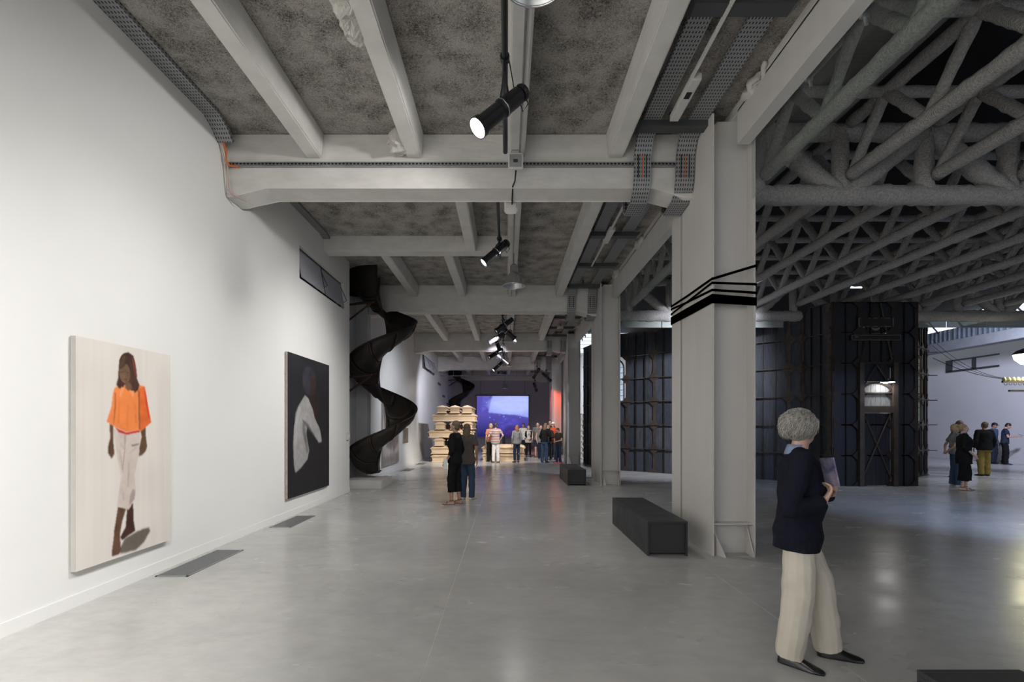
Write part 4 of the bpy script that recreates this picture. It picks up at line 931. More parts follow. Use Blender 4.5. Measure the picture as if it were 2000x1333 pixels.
def arch_window(root, M, u0, u1, z0, z1, m, nx=3, ny=7):
    uc = (u0 + u1) / 2; R = (u1 - u0) / 2; zs = z1 - R
    b = NB(); pts = [(u0, z0), (u1, z0)] + [(uc + R * math.cos(t), zs + R * 1.0 * math.sin(t)) for t in [PI * k / 14 for k in range(15)]]
    prism(b, pts, 'y', 0.02, 0.03, M); wobj('lit_glazing', b, m, root)
    for k in range(nx + 1):
        uu = u0 + (u1 - u0) * k / nx; h_ = zs + math.sqrt(max(0, R * R - (uu - uc) ** 2)); b = NB(); box(b, uu - 0.008, uu + 0.008, -0.01, 0.02, z0, h_, M); wobj('glazing_bar', b, RIBM, root)
    for k in range(ny + 1):
        z = z0 + (zs + R * 0.7 - z0) * k / ny; hw = R if z < zs else math.sqrt(max(0, R * R - (z - zs) ** 2)); b = NB(); box(b, uc - hw, uc + hw, -0.008, 0.02, z - 0.007, z + 0.007, M); wobj('glazing_bar', b, RIBM, root)
    b = NB(); tube(b, [tuple(M @ Vector((p_[0], -0.02, p_[1]))) for p_ in [(u0, z0)] + [(uc - R * math.cos(t), zs + R * math.sin(t)) for t in [PI * k / 14 for k in range(15)]] + [(u1, z0), (u0, z0)]], 0.03, 6); wobj('arch_frame', b, RUST, root)
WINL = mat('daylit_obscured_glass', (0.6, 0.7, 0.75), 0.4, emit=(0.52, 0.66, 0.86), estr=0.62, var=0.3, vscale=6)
arch_window(wa, MA, 0.05, 0.80, 2.50, 4.05, WINL, 3, 7)
# far return of the structure seen between the second and third columns
wc = thing('plank_wall', 'narrow black edge of the plank structure seen between the second and third columns', 'wall panel', (3.40, 19.4, 0))
steel_facet(wc, (3.32, 20.6), (3.64, 19.2), [0.0, 0.72, 1.43], [2, 2])
# tower with the door
TW = 2.22; T0, T1 = (8.74, 12.98), (8.74 + TW, 12.98)
tw = thing('steel_tower', 'tall dark plank and steel tower with a lamp over its door', 'tower', (9.8, 13.0, 0))
d0, d1 = 0.70, 1.60
doorhole = lambda u0, u1, z0, z1: u0 > d0 - 0.1 and u1 < d1 + 0.1 and z0 < 3.2
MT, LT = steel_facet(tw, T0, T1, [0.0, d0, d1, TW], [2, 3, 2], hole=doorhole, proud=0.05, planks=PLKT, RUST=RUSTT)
def tp(nm, m, *a): b = NB(); box(b, *a, MT); return wobj(nm, b, m, tw)
steel_facet(tw, (8.50, 13.89), T0, [0.0, 0.90], [3], ribw=0.16)
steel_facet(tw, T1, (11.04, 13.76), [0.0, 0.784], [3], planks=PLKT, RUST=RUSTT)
for uu in (d0, d1): tp('door_post', RUST, uu - 0.06, uu + 0.06, -0.14, -0.02, 0, 3.3)
tp('lintel', RUST, d0, d1, -0.12, -0.02, 1.96, 2.14); tp('cross_rail', RUST, d0, d1, -0.09, -0.04, 2.48, 2.51); tp('head_rail', RIBM, d0, d1, -0.1, -0.02, 3.26, 3.32)
for k in range(6):
    a = d0 + 0.06 + (d1 - d0 - 0.12) * k / 6; c = a + (d1 - d0 - 0.12) / 6 - 0.006
    tp('plank', mat('lamplit_pale_plank', (0.26, 0.27, 0.28), 0.8, var=0.5, vscale=7, stretch=(5, 5, 0.8)), a, c, -0.01, 0.02, 2.14, 2.80)  # light of the door lamp put into a paler plank colour
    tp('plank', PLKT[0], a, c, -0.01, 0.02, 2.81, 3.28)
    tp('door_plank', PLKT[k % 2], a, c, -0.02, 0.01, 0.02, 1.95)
uc = (d0 + d1) / 2
b = NB(); tube(b, [tuple(MT @ Vector((uc - 0.40 * math.cos(t), -0.04, 2.50 + 0.26 * math.sin(t)))) for t in [PI * k / 12 for k in range(13)]], 0.022, 6); wobj('arch_hoop', b, RUST, tw)
for (a, c) in (((d0 + 0.05, 2.62), (uc, 3.25)), ((d1 - 0.05, 2.62), (uc, 3.25)), ((d0 + 0.02, 0.10), (d1 - 0.10, 1.93)), ((d1 - 0.02, 0.10), (d0 + 0.10, 1.93)), ((d0 + 0.05, 3.4), (d0 + 0.35, 4.9)), ((d1 - 0.05, 3.4), (d1 - 0.35, 4.9))):
    b = NB(); tube(b, [tuple(MT @ Vector((a[0], -0.06, a[1]))), tuple(MT @ Vector((c[0], -0.06, c[1])))], 0.022, 4); wobj('diagonal_brace', b, RUST if a[1] < 3.3 else RIBM, tw)
# sign frames on the tower
PALE = mat('faded_pale_paint', (0.20, 0.19, 0.18), 0.8, var=0.5, vscale=30)
sg = thing('tower_sign', 'faded framed sign with a pale crescent, high on the steel tower', 'sign', (9.88, 12.9, 4.4))
def sp(nm, m, u0, u1, z0, z1, w0=-0.10, w1=-0.07): b = NB(); box(b, u0, u1, w0, w1, z0, z1, MT); return wobj(nm, b, m, sg)
zz = lambda py: 1.62 + (832 - py) * 12.88 / 944
ux = lambda px: (px - 990) * 12.88 / 944 - 8.74
sp('sign_board', RIBM, ux(1676), ux(1746), zz(640), zz(620.5), -0.085, -0.065)
for (a, c) in ((1677, 1682), (1697, 1700), (1706, 1714), (1721, 1723), (1728, 1738)): sp('frame_dash', PALE, ux(a), ux(c), zz(622.4), zz(621.2))
for (a, c) in ((1677, 1682), (1692, 1698), (1706, 1714), (1721, 1723), (1728, 1740)): sp('frame_dash', PALE, ux(a), ux(c), zz(639), zz(637.8))
for a in (1677, 1744): sp('frame_side', PALE, ux(a), ux(a + 1.4), zz(639), zz(621.2))
b = NB(); uc_, zc_ = ux(1710.3), zz(638.5); s_ = 12.88 / 944
outer = [(uc_ - 8.5 * s_ * math.cos(t), zc_ - 8.0 * s_ * math.sin(t)) for t in [PI * k / 12 for k in range(13)]]; inner = [(uc_ + 8.0 * s_ * math.cos(t), zc_ - 3.2 * s_ * math.sin(t)) for t in [PI * k / 12 for k in range(1, 12)]]
prism(b, outer + inner, 'y', -0.10, -0.07, MT); wobj('crescent', b, PALE, sg)
b = NB(); prism(b, [(ux(1685), zz(641)), (ux(1690), zz(641)), (ux(1687), zz(637.5))], 'y', -0.10, -0.07, MT); wobj('letter_trace', b, PALE, sg)
s2 = thing('tower_sign', 'long thin framed name board on the steel tower, below the crescent sign', 'sign', (9.9, 12.9, 3.9)); sg = s2
sp('sign_board', RIBM, ux(1663), ux(1759.5), zz(665.2), zz(654.6), -0.085, -0.065)
for (a, c, p_, q_) in ((1663, 1759.5, 655.6, 654.6), (1663, 1759.5, 665.2, 664.3), (1663, 1664, 665.2, 654.6), (1758.5, 1759.5, 665.2, 654.6)): sp('border', PALE, ux(a), ux(c), zz(p_), zz(q_))
for (a, c) in ((1670.5, 1672), (1672.6, 1674), (1674.5, 1676.2)): sp('letter_trace', PALE, ux(a), ux(c), zz(659.6), zz(657.8))
# lamp over the tower door
lp = thing('door_lamp', 'small lit enamel lamp on an arm over the tower door', 'lamp', (10.02, 12.72, 2.76))
b = NB(); lathe(b, [(0.17, 0.0), (0.16, 0.02), (0.08, 0.05), (0.03, 0.06), (0.03, 0.10)], 24, None, True); obj('shade', b, GREYM, lp, smooth=False)
b = NB(); lathe(b, [(0.001, -0.012), (0.11, -0.010), (0.155, -0.002)], 24); obj('bulb', b, mat('door_lamp_glow', (1, 1, 1), 0.5, emit=(1, 0.97, 0.93), estr=45), lp)
b = NB(); tube(b, [(0, 0, 0.09), (0.05, 0.02, 0.12), (0.17, 0.10, 0.06), (0.22, 0.20, -0.05)], 0.012, 6); obj('arm', b, RIBM, lp)
# right-hand return of the structure with the tall arched window and rods
wb = thing('plank_wall', 'bluish edge of the plank structure right of the tower with an arched window and rods', 'wall panel', (13.4, 15.7, 0))
B0, B1 = (12.98, 15.35), (13.90, 16.05)
MB_, LB = steel_facet(wb, B0, B1, [0.0, 0.55, 1.156], [2, 2], hole=lambda u0, u1, z0, z1: u1 < 0.57 and z0 > 1.6 and z1 < 4.2)
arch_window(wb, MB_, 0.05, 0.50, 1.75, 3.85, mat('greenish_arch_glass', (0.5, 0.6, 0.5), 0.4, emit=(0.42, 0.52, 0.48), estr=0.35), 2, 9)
for z in (4.05, 3.28, 2.46, 1.65, 0.8):
    b = NB(); tube(b, [(13.86, 16.0, z), (14.22, 15.98, z)], 0.014, 6); wobj('side_rod', b, RIBM, wb)
# blue-lit hanging cloth and pipe between column two and the plank wall
r = thing('hanging_duct', 'dark crumpled duct hanging beside the second column over the arched window', 'duct', (3.72, 17.0, 3.2))
b = NB(); pts = []; 
for k in range(16):
    t = k / 15; pts.append(Vector((0.02 * math.sin(t * 9), 0.05 * math.cos(t * 7), 2.0 - 2.0 * t)))
tube(b, pts, [0.16 + 0.05 * math.sin(k * 1.7) - (0.08 * max(0, k - 10) / 5) for k in range(16)], 14, True, 0.12); obj('sleeve', b, mat('blue_black_cloth', (0.05, 0.055, 0.11), 0.6, bump=0.3, bscale=8), r, smooth=True)
# ------------------------------------------------------------------ far hall: wall slot window, gallery beam, daylight strip
w = thing('window_3', None, None, (21.88, 22.8, 4.27)); w['kind'] = 'structure'
for (y0, y1, z0, z1) in ((21.5, 24.1, 4.78, 4.84), (21.5, 24.1, 4.24, 4.33), (23.75, 24.1, 4.3, 4.8), (22.55, 22.75, 4.3, 4.8)):
    b = NB(); box(b, 21.86, 21.91, y0, y1, z0, z1); wobj('window_frame', b, GREYM, w)
b = NB(); box(b, 21.89, 21.90, 21.5, 24.1, 4.3, 4.8); wobj('pane', b, mat('pale_blind_pane', (0.6, 0.6, 0.66), 0.6), w)
b = NB(); box(b, 19.0, 19.5, 10.0, 35.0, 4.86, 5.28); o = obj('gallery_beam', b, mat('grey_concrete_beam', (0.30, 0.32, 0.34), 0.8, var=0.2), bevel=0.03); tag(o, 'broad grey concrete beam high along the far right aisle of the hall', 'beam'); origin_to(o, (19.2, 20, 4.86))
DAY = mat('bright_daylight_glazing', (0.8, 0.85, 0.9), 0.5, emit=(0.82, 0.90, 1.0), estr=1.8)
r = thing('sheet_cladding', 'ribbed sheet metal panels standing on the grey concrete beam of the far aisle', 'cladding', (19.1, 20, 5.28))
for k in range(22):
    y = 11 + k * 1.09; b = NB(); box(b, 19.10, 19.14, y, y + 1.06, 5.28, 5.78)
    for q in range(5): box(b, 19.07, 19.10, y + 0.05 + q * 0.21, y + 0.11 + q * 0.21, 5.28, 5.78)
    wobj('panel', b, mat('blue_grey_sheet', (0.26, 0.31, 0.36), 0.5, 0.3, var=0.3, vscale=3), r)
w = thing('window_4', None, None, (19.2, 24.0, 5.8)); w['kind'] = 'structure'
b = NB(); box(b, 19.16, 19.20, 12.0, 35.0, 5.78, 6.30); wobj('pane', b, DAY, w)
for k in range(19): b = NB(); tube(b, [(19.1, 13 + k * 1.2, 5.70), (19.1, 13.5 + k * 1.2, 6.30)], 0.035, 6); wobj('glazing_bar', b, GREYM, w)
for y in (13.0, 24.9, 33.0):
    r = thing('aisle_column', 'square grey column carrying the far aisle beam, %s' % {13.0: 'nearest, outside the picture', 24.9: 'behind the steel tower', 33.0: 'farthest'}[y], 'column', (19.25, y, 0)); b = NB(); box(b, -0.2, 0.2, -0.2, 0.2, 0, 4.86); obj('shaft', b, CONC, r, bevel=0.01)
w = thing('window_5', None, None, (4.3, 24.3, 5.4)); w['kind'] = 'structure'
b = NB(); box(b, 3.7, 6.2, 24.32, 24.36, 5.3, 6.25); wobj('pane', b, DAY, w)
for k in range(6): b = NB(); box(b, 3.7, 6.2, 24.28, 24.31, 5.32 + k * 0.18, 5.34 + k * 0.18); wobj('glazing_bar', b, STEEL, w)
w = thing('window_6', None, None, (10.4, 14.9, 5.6)); w['kind'] = 'structure'
b = NB(); box(b, 10.2, 11.0, 14.6, 14.64, 5.78, 5.96); wobj('pane', b, DAY, w)
# tiered white shelves seen between columns two and three
r = thing('tiered_shelf', 'tall white tiered rack seen in the gap beyond the third column', 'rack', (3.75, 23.4, 0))
for k in range(9): b = NB(); box(b, 3.55, 4.6, 23.1, 23.7, 0.02 + k * 0.27, 0.06 + k * 0.27); wobj('shelf', b, WALL2, r)
b = NB(); box(b, 3.55, 4.6, 23.68, 23.72, 0, 2.3); wobj('back_panel', b, WALL2, r)
for x in (3.58, 4.58): b = NB(); box(b, x - 0.02, x + 0.02, 23.1, 23.14, 0, 2.35); wobj('post', b, WALL2, r)
# ------------------------------------------------------------------ lantern, insulators, wires at the right edge
r = thing('globe_lantern', 'glowing glass dome lantern cut off by the right edge of the picture', 'lamp', (15.15, 14.0, 3.66))
b = NB(); lathe(b, [(0.02, -0.30), (0.20, -0.24), (0.33, -0.10), (0.36, 0.03)], 28); obj('glass_dome', b, mat('lantern_glow', (1, 1, 0.9), 0.4, emit=(1.0, 0.97, 0.62), estr=7), r, smooth=True)
b = NB(); lathe(b, [(0.37, 0.03), (0.37, 0.06), (0.30, 0.14), (0.12, 0.22), (0.05, 0.30)], 28); obj('metal_cap', b, GREYM, r, smooth=True)
b = NB(); tube(b, [(0, 0, 0.28), (0, 0, 2.6)], 0.015, 6); obj('suspension_rod', b, GREYM, r)
l = bpy.data.lights.new('lantern_light', 'POINT'); l.energy = 60; l.color = (1.0, 0.92, 0.55); l.shadow_soft_size = 0.3
o = bpy.data.objects.new('lantern_light', l); C.objects.link(o); o.location = (15.15, 13.9, 3.25)
CREAM = mat('cream_porcelain', (0.66, 0.62, 0.42), 0.25)
r = thing('insulator_bar', 'telegraph crossarm with a row of cream porcelain insulators at the right edge', 'crossarm', (14.8, 14.2, 2.88))
b = NB(); box(b, -0.25, 1.3, -0.03, 0.03, 0, 0.05); obj('crossarm', b, RUST, r)
b = NB(); box(b, -0.05, 1.3, -0.03, 0.03, -0.26, -0.21); obj('lower_arm', b, RUST, r)
b = NB(); tube(b, [(1.15, 0, 0.1), (1.15, 0, -2.88)], 0.05, 8); obj('pole', b, RUST, r)
for k in range(9):
    x = -0.20 + 0.14 * k
    b = NB(); lathe(b, [(0.035, 0.05), (0.05, 0.07), (0.048, 0.11), (0.035, 0.14), (0.02, 0.165), (0.001, 0.17)], 14, Matrix.Translation((x, 0, 0))); obj('insulator', b, CREAM, r, smooth=True)
    b = NB(); tube(b, [(x + 0.05 + 0.045 * math.cos(t), 0, -0.02 + 0.05 * math.sin(t)) for t in [PI + PI * q / 8 for q in range(9)]], 0.008, 5); obj('hook', b, RUST, r)
wires = [((14.0, 15.9, 4.45), (14.7, 14.2, 3.0), 0.25, 'upper'), ((14.0, 15.9, 4.25), (14.9, 14.2, 3.0), 0.28, 'middle'), ((14.0, 15.9, 3.85), (15.6, 14.2, 2.95), 0.22, 'lower, thickest')]
for a, c, sag, nm in wires:
    a, c = Vector(a), Vector(c); b = NB(); tube(b, [a.lerp(c, t / 16) - Vector((0, 0, sag * 4 * (t / 16) * (1 - t / 16))) for t in range(17)], 0.009 if 'thick' in nm else 0.006, 5)
    o = obj('wire', b, RIBM); tag(o, '%s dark wire sagging from the plank structure to the insulators' % nm, 'wire', 'sagging wires'); origin_to(o, a)
# ------------------------------------------------------------------ people
SKIN = mat('skin', (0.52, 0.31, 0.23), 0.55, var=0.12, vscale=12); SKIN_L = mat('light_skin', (0.60, 0.39, 0.31), 0.55, var=0.1, vscale=12); SKIN_D = mat('tanned_skin', (0.36, 0.20, 0.14), 0.55, var=0.12, vscale=12)
EYEW = mat('eye_white', (0.5, 0.5, 0.48), 0.3); LIP = mat('lips', (0.40, 0.16, 0.14), 0.5)
BAKE = []
def cloth(name, col, **k):
    return mat(name, col, k.pop('rough', 0.9), bump=0.25, bscale=14, var=k.pop('var', 0.15), vscale=5, spec=0.2, **k)
def cone(b, p0, p1, r0, r1, n=12, sq=1.0): tube(b, [p0, p1], [r0, r1], n, True, 0.0, sq)
def ball(b, c, r): ellip(b, c, (r, r, r), None, 12, 8)
def limb(b, pts, rs, n=12, end_ball=(True, True)):
    for i in range(len(pts) - 1): cone(b, pts[i], pts[i + 1], rs[i], rs[i + 1], n)
    for i, p in enumerate(pts):
        if (i == 0 and not end_ball[0]) or (i == len(pts) - 1 and not end_ball[1]): continue
        ball(b, p, rs[i] * 0.99)
def loft(b, rings, n=20):
    """rings: (cx, cy, z, rx, ry)"""
    rr = []
    for cx, cy, z, rx, ry in rings: rr.append([b.verts.new((cx + rx * math.cos(2 * PI * k / n), cy + ry * math.sin(2 * PI * k / n), z)) for k in range(n)])
    for a, c in zip(rr, rr[1:]):
        for k in range(n): b.faces.new((a[k], a[(k + 1) % n], c[(k + 1) % n], c[k]))
    b.faces.new(rr[0][::-1]); b.faces.new(rr[-1])
def foot_shape(b, ank, yaw, L=0.27, w=0.048, h=0.075, toe=0.6):
    """closed shoe-like loft: heel behind the ankle, toe forward (-y)"""
    M = Matrix.Translation(Vector((ank[0], ank[1], 0))) @ Matrix.Rotation(yaw, 4, 'Z'); n = 12; rr = []
    st = [(0.075, 0.55, 0.7), (0.06, 0.85, 0.95), (0.02, 0.95, 1.1), (-0.04, 0.95, 1.0), (-0.10, 1.0, 0.72), (-0.15, 1.0, 0.52), (-0.185, 0.75, 0.42), (-0.21, toe * 0.6, 0.28)]
    for y, ws, hs in st:
        ring = []
        for k in range(n):
            t = 2 * PI * k / n; x = w * ws * math.cos(t); z = h * hs * math.sin(t) if math.sin(t) > 0 else -0.0
            zf = max(0.0, z) + (0.006 if k in (0, n // 2) else 0.0) if math.sin(t) > -0.01 else 0.0
            if math.sin(t) < -0.01: x = w * ws * 0.95 * math.cos(t)
            ring.append(b.verts.new(M @ Vector((x, y * L / 0.285, zf + (0.0 if math.sin(t) > -0.01 else 0.0)))))
        rr.append(ring)
    for a, c in zip(rr, rr[1:]):
        for k in range(n): b.faces.new((a[k], a[(k + 1) % n], c[(k + 1) % n], c[k]))
    b.faces.new(rr[0][::-1]); b.faces.new(rr[-1])
def hand(b, wr, d, pn, thumb, s=1.0, curl=0.5, spread=0.006):
    """wr wrist, d direction of the hand, pn palm normal, thumb: direction to the thumb side"""
    d = Vector(d).normalized(); t = Vector(thumb); t = (t - d * t.dot(d)).normalized(); pn = d.cross(t)*(1 if d.cross(t).dot(Vector(pn)) > 0 else -1); wr = Vector(wr)
    R = Matrix((t, d, pn)).transposed()
    ellip(b, wr + d * 0.048 * s, (0.040 * s, 0.052 * s, 0.016 * s), R, 14, 9)
    ellip(b, wr + d * 0.018 * s, (0.030 * s, 0.030 * s, 0.019 * s), R, 12, 8)
    for i, (o_, L) in enumerate(((0.027, 0.072), (0.009, 0.082), (-0.010, 0.076), (-0.028, 0.060))):
        p = wr + d * 0.088 * s + t * o_ * s; dd = (d + t * o_ * 2.0).normalized(); pts = [p - d * 0.02 * s, p]
        a = 0.0
        for k, f in enumerate((0.45, 0.32, 0.23)):
            a += curl * (0.8, 1.0, 0.8)[k]; v = dd * math.cos(a) + pn * math.sin(a); p = p + v * L * f * s; pts.append(p)
        limb(b, pts, [0.0095 * s, 0.0095 * s, 0.009 * s, 0.008 * s, 0.0070 * s], 8)
    p = wr + d * 0.025 * s + t * 0.028 * s
    v1 = (d * 0.7 + t * 0.7 + pn * 0.25).normalized(); v2 = (d * 0.95 + t * 0.25 + pn * 0.4 * (0.4 + curl)).normalized()
    limb(b, [p - t * 0.01 * s, p + v1 * 0.034 * s, p + v1 * 0.034 * s + v2 * 0.030 * s, p + v1 * 0.034 * s + v2 * 0.054 * s], [0.013 * s, 0.0115 * s, 0.010 * s, 0.008 * s], 8)
def V(*a): return Vector(a)
def person(label, px, Y, h, rz, top, legs, shoe, hair, arms=None, skin=None, stance=None, lean=0.0, head_yaw=0.0, head_pitch=0.0, female=False, voxel=0.012, X=None, group=None, hands=True, shoulder_w=None, X_=None, knees=None, feet_yaw=(0.25, -0.25), belly=0.0):
    """top: (material, sleeve long|three|short|none, hem height, looseness); legs: (material, trousers|crop|shorts|tight|skirt, looseness)
       all joints below are for a 1.75 m body and scaled afterwards; the person faces local -y"""
    x = X if X is not None else (px - 990) / 944 * Y
    root = thing('person', label, 'person', (x, Y, 0), rz, group); s = h / 1.75; skin = skin or SKIN
    sw = shoulder_w or (0.170 if female else 0.190); hw = 0.085
    stance = stance or ((0.10, 0.02), (-0.10, -0.02))                  # L(+x), R(-x) ankles
    knees = knees or (0.0, 0.0)
    hips = [V(hw, 0.0, 0.92), V(-hw, 0.0, 0.92)]; ank = [V(stance[0][0], stance[0][1], 0.085), V(stance[1][0], stance[1][1], 0.085)]
    kn = [hips[i].lerp(ank[i], 0.5) + V(0, -0.03 - knees[i], 0.02) for i in (0, 1)]
    sh = [V(sw, 0.005, 1.43), V(-sw, 0.005, 1.43)]
    A = arms or {}
    el = [A.get('L', (V(0.235 if female else 0.26, 0.03, 1.14),))[0], A.get('R', (V(-0.235 if female else -0.26, 0.03, 1.14),))[0]]
    wr = [A['L'][1] if 'L' in A else V(0.215 if female else 0.25, -0.05, 0.90), A['R'][1] if 'R' in A else V(-0.215 if female else -0.25, -0.05, 0.90)]
    el = [V(*e) for e in el]; wr = [V(*e) for e in wr]
    LB = Matrix.Translation(V(0, 0, 0.95)) @ Matrix.Rotation(lean, 4, 'X') @ Matrix.Translation(V(0, 0, -0.95))
    HC = V(0, -0.01, 1.50); HM = Matrix.Translation(HC) @ Matrix.Rotation(head_yaw, 4, 'Z') @ Matrix.Rotation(head_pitch, 4, 'X') @ Matrix.Translation(-HC)
    S = Matrix.Scale(s, 4)
    def fin(b, name, m, up=False, head=False, remesh=True, vx=None, smooth=6, noise_=0.0, nsc=20, parent=None, jitter=0):
        if head: b.transform(HM)
        if up or head: b.transform(LB)
        b.transform(S); o = obj(name, b, m, parent or root, smooth=True)
        if remesh:
            md = o.modifiers.new('remesh', 'REMESH'); md.mode = 'VOXEL'; md.voxel_size = (vx or voxel) ; md.use_smooth_shade = True
            sm = o.modifiers.new('smooth', 'SMOOTH'); sm.factor = 0.5; sm.iterations = smooth
            BAKE.append((o, noise_, nsc))
        return o
    def upm(b, fn):          # build the upper-body pieces of a mesh under the lean transform
        t = NB(); fn(t); t.transform(LB); me = bpy.data.meshes.new('t'); t.to_mesh(me); t.free(); b.from_mesh(me); bpy.data.meshes.remove(me)
    def hdm(b, fn):
        t = NB(); fn(t); t.transform(HM); t.transform(LB); me = bpy.data.meshes.new('t'); t.to_mesh(me); t.free(); b.from_mesh(me); bpy.data.meshes.remove(me)
    # ---- body: one continuous skin surface
    b = NB(); fr = 0.92 if female else 1.0
    def head_(t):
        ellip(t, (0, 0.008, 1.648), (0.074, 0.093, 0.096), None, 20, 14); ellip(t, (0, -0.028, 1.590), (0.054, 0.062, 0.068), None, 16, 12)
        ellip(t, (0, -0.072, 1.555), (0.020, 0.018, 0.018)); cone(t, (0, -0.080, 1.645), (0, -0.106, 1.608), 0.009, 0.014, 8); ball(t, (0, -0.100, 1.607), 0.013)
        for sx in (1, -1): ellip(t, (sx * 0.076, 0.010, 1.622), (0.010, 0.020, 0.031)); ellip(t, (sx * 0.034, -0.074, 1.662), (0.022, 0.010, 0.006)); ellip(t, (sx * 0.037, -0.066, 1.61), (0.022, 0.018, 0.020))
    hdm(b, head_)
    def torso_(t):
        cone(t, (0, 0.020, 1.44), (0, 0.0, 1.58), 0.058 * fr, 0.052 * fr, 14)
        loft(t, [(0, 0, 0.86, 0.13, 0.09), (0, 0, 0.95, 0.155, 0.105), (0, 0, 1.08, 0.130 * fr, 0.095), (0, 0, 1.28, 0.150 * fr, 0.105), (0, 0.005, 1.40, 0.150 * fr, 0.085), (0, 0.012, 1.47, 0.085, 0.055)])
        for i in (0, 1):
            limb(t, [sh[i], el[i], wr[i]], [0.046 * fr, 0.038 * fr, 0.026 * fr]); 
            mid = el[i].lerp(wr[i], 0.3); ball(t, mid, 0.039 * fr)
            d = (wr[i] - el[i]).normalized(); key = 'LR'[i]; spec = A.get(key, ())
            hd = V(*spec[2]) if len(spec) > 2 else d; cu = spec[3] if len(spec) > 3 else 0.35
            inward = V(-1 if i == 0 else 1, 0, 0); th = V(0, -1, 0)
            if len(spec) > 4: th = V(*spec[4])
            if len(spec) > 5: inward = V(*spec[5])
            if hands: hand(t, wr[i], hd, inward, th, 1.0 if not female else 0.92, cu)
            else: ellip(t, wr[i] + d * 0.06, (0.035, 0.035, 0.06))
    upm(b, torso_)
    for i in (0, 1):
        limb(b, [hips[i], kn[i], ank[i]], [0.080, 0.056, 0.036]); ball(b, kn[i].lerp(ank[i], 0.28) + V(0, 0.018, 0), 0.052)
        if shoe[1] in ('sandal', 'bare'): foot_shape(b, ank[i], feet_yaw[i], 0.255, 0.042, 0.062)
        else: cone(b, ank[i], ank[i] + V(0, 0, -0.05), 0.036, 0.036)
    body = fin(b, 'body', skin, vx=min(voxel, 0.010))
    for sx in (1, -1):
        b = NB(); ellip(b, (sx * 0.031, -0.080, 1.640), (0.012, 0.007, 0.0065), None, 8, 6); fin(b, 'eye', EYEW if voxel < 0.009 else RUBB, head=True, remesh=False)
    b = NB(); ellip(b, (0, -0.089, 1.578), (0.022, 0.006, 0.007), None, 10, 6); fin(b, 'mouth', LIP, head=True, remesh=False)
    # ---- hair
    hm, st = hair
    if st != 'bald':
        b = NB()
        ellip(b, (0, 0.024, 1.668), (0.083, 0.094, 0.090), None, 20, 14)
        if st == 'fluffy': ellip(b, (0, 0.050, 1.655), (0.095, 0.098, 0.098), None, 20, 14)
        if st in ('short', 'cap', 'fluffy'): ellip(b, (0, 0.050, 1.605), (0.070, 0.055, 0.055), None, 14, 10)
        if st == 'bob': ellip(b, (0, 0.035, 1.61), (0.092, 0.078, 0.11), None, 18, 12)
        if st == 'long': ellip(b, (0, 0.050, 1.56), (0.092, 0.070, 0.19), None, 18, 12)
        if st == 'bun': ellip(b, (0, 0.105, 1.70), (0.04, 0.04, 0.04)); ellip(b, (0, 0.050, 1.615), (0.072, 0.055, 0.06))
        if st == 'fluffy':
            rg = random.Random(5)
            for k in range(260):
                th_ = rg.uniform(0, 2 * PI); ph = rg.uniform(-0.55, 1.45); rr = 1.0
                c = V(0.094 * math.cos(th_) * math.cos(ph), 0.040 + 0.108 * math.sin(th_) * math.cos(ph), 1.660 + 0.098 * math.sin(ph))
                if c.y < -0.045 and c.z < 1.70: continue
                M_ = Matrix.Rotation(th_ + PI / 2, 3, 'Z') @ Matrix.Rotation(rg.uniform(0.2, 1.2), 3, 'X')
                ellip(b, c, (0.032, 0.010, 0.010), M_, 8, 6)
        fin(b, 'hair', hm, head=True, vx=min(voxel, 0.008) if st != 'fluffy' else 0.0055, smooth=3 if st != 'fluffy' else 2, noise_=0.006 if st != 'fluffy' else 0.005, nsc=30 if st != 'fluffy' else 60)
    if st == 'cap':
        b = NB(); ellip(b, (0, 0.014, 1.695), (0.086, 0.100, 0.070), None, 18, 12); ellip(b, (0, -0.10, 1.680), (0.062, 0.055, 0.010), None, 14, 8); fin(b, 'cap', top[4] if len(top) > 4 else BLACK, head=True, vx=0.008, smooth=2)
    if st == 'fluffy':
            b = NB(); rg = random.Random(9)
            for k in range(1900):
                th_ = rg.uniform(0, 2 * PI); ph = math.asin(rg.uniform(-0.5, 1.0))
                q = V(math.cos(th_) * math.cos(ph), math.sin(th_) * math.cos(ph), math.sin(ph)); c = V(0, 0.043, 1.660) + V(q.x * 0.106, q.y * 0.120, q.z * 0.110)
                if c.y < -0.040 and c.z < 1.69: continue
                fl = V(rg.uniform(-0.6, 0.6), 0.5 + rg.uniform(-0.4, 0.4), -0.9 + q.z * 0.6); fl = (fl - q * fl.dot(q)).normalized(); pts = [c]; L_ = rg.uniform(0.035, 0.075); cu = rg.uniform(0.15, 0.5)
                for t_ in (0.33, 0.66, 1.0): pts.append(c + fl * L_ * t_ + q * L_ * (cu * t_ - 0.45 * t_ * t_) + V(rg.uniform(-1, 1), rg.uniform(-1, 1), rg.uniform(-1, 1)) * 0.002)
                tube(b, pts, [0.0026, 0.0025, 0.0020, 0.0010], 3)
            fin(b, 'hair_strands', hm, head=True, remesh=False)['kind'] = 'stuff'
    # ---- top
    tm, slv, hem, lo = top[:4]
    b = NB(); g = 0.016 + lo
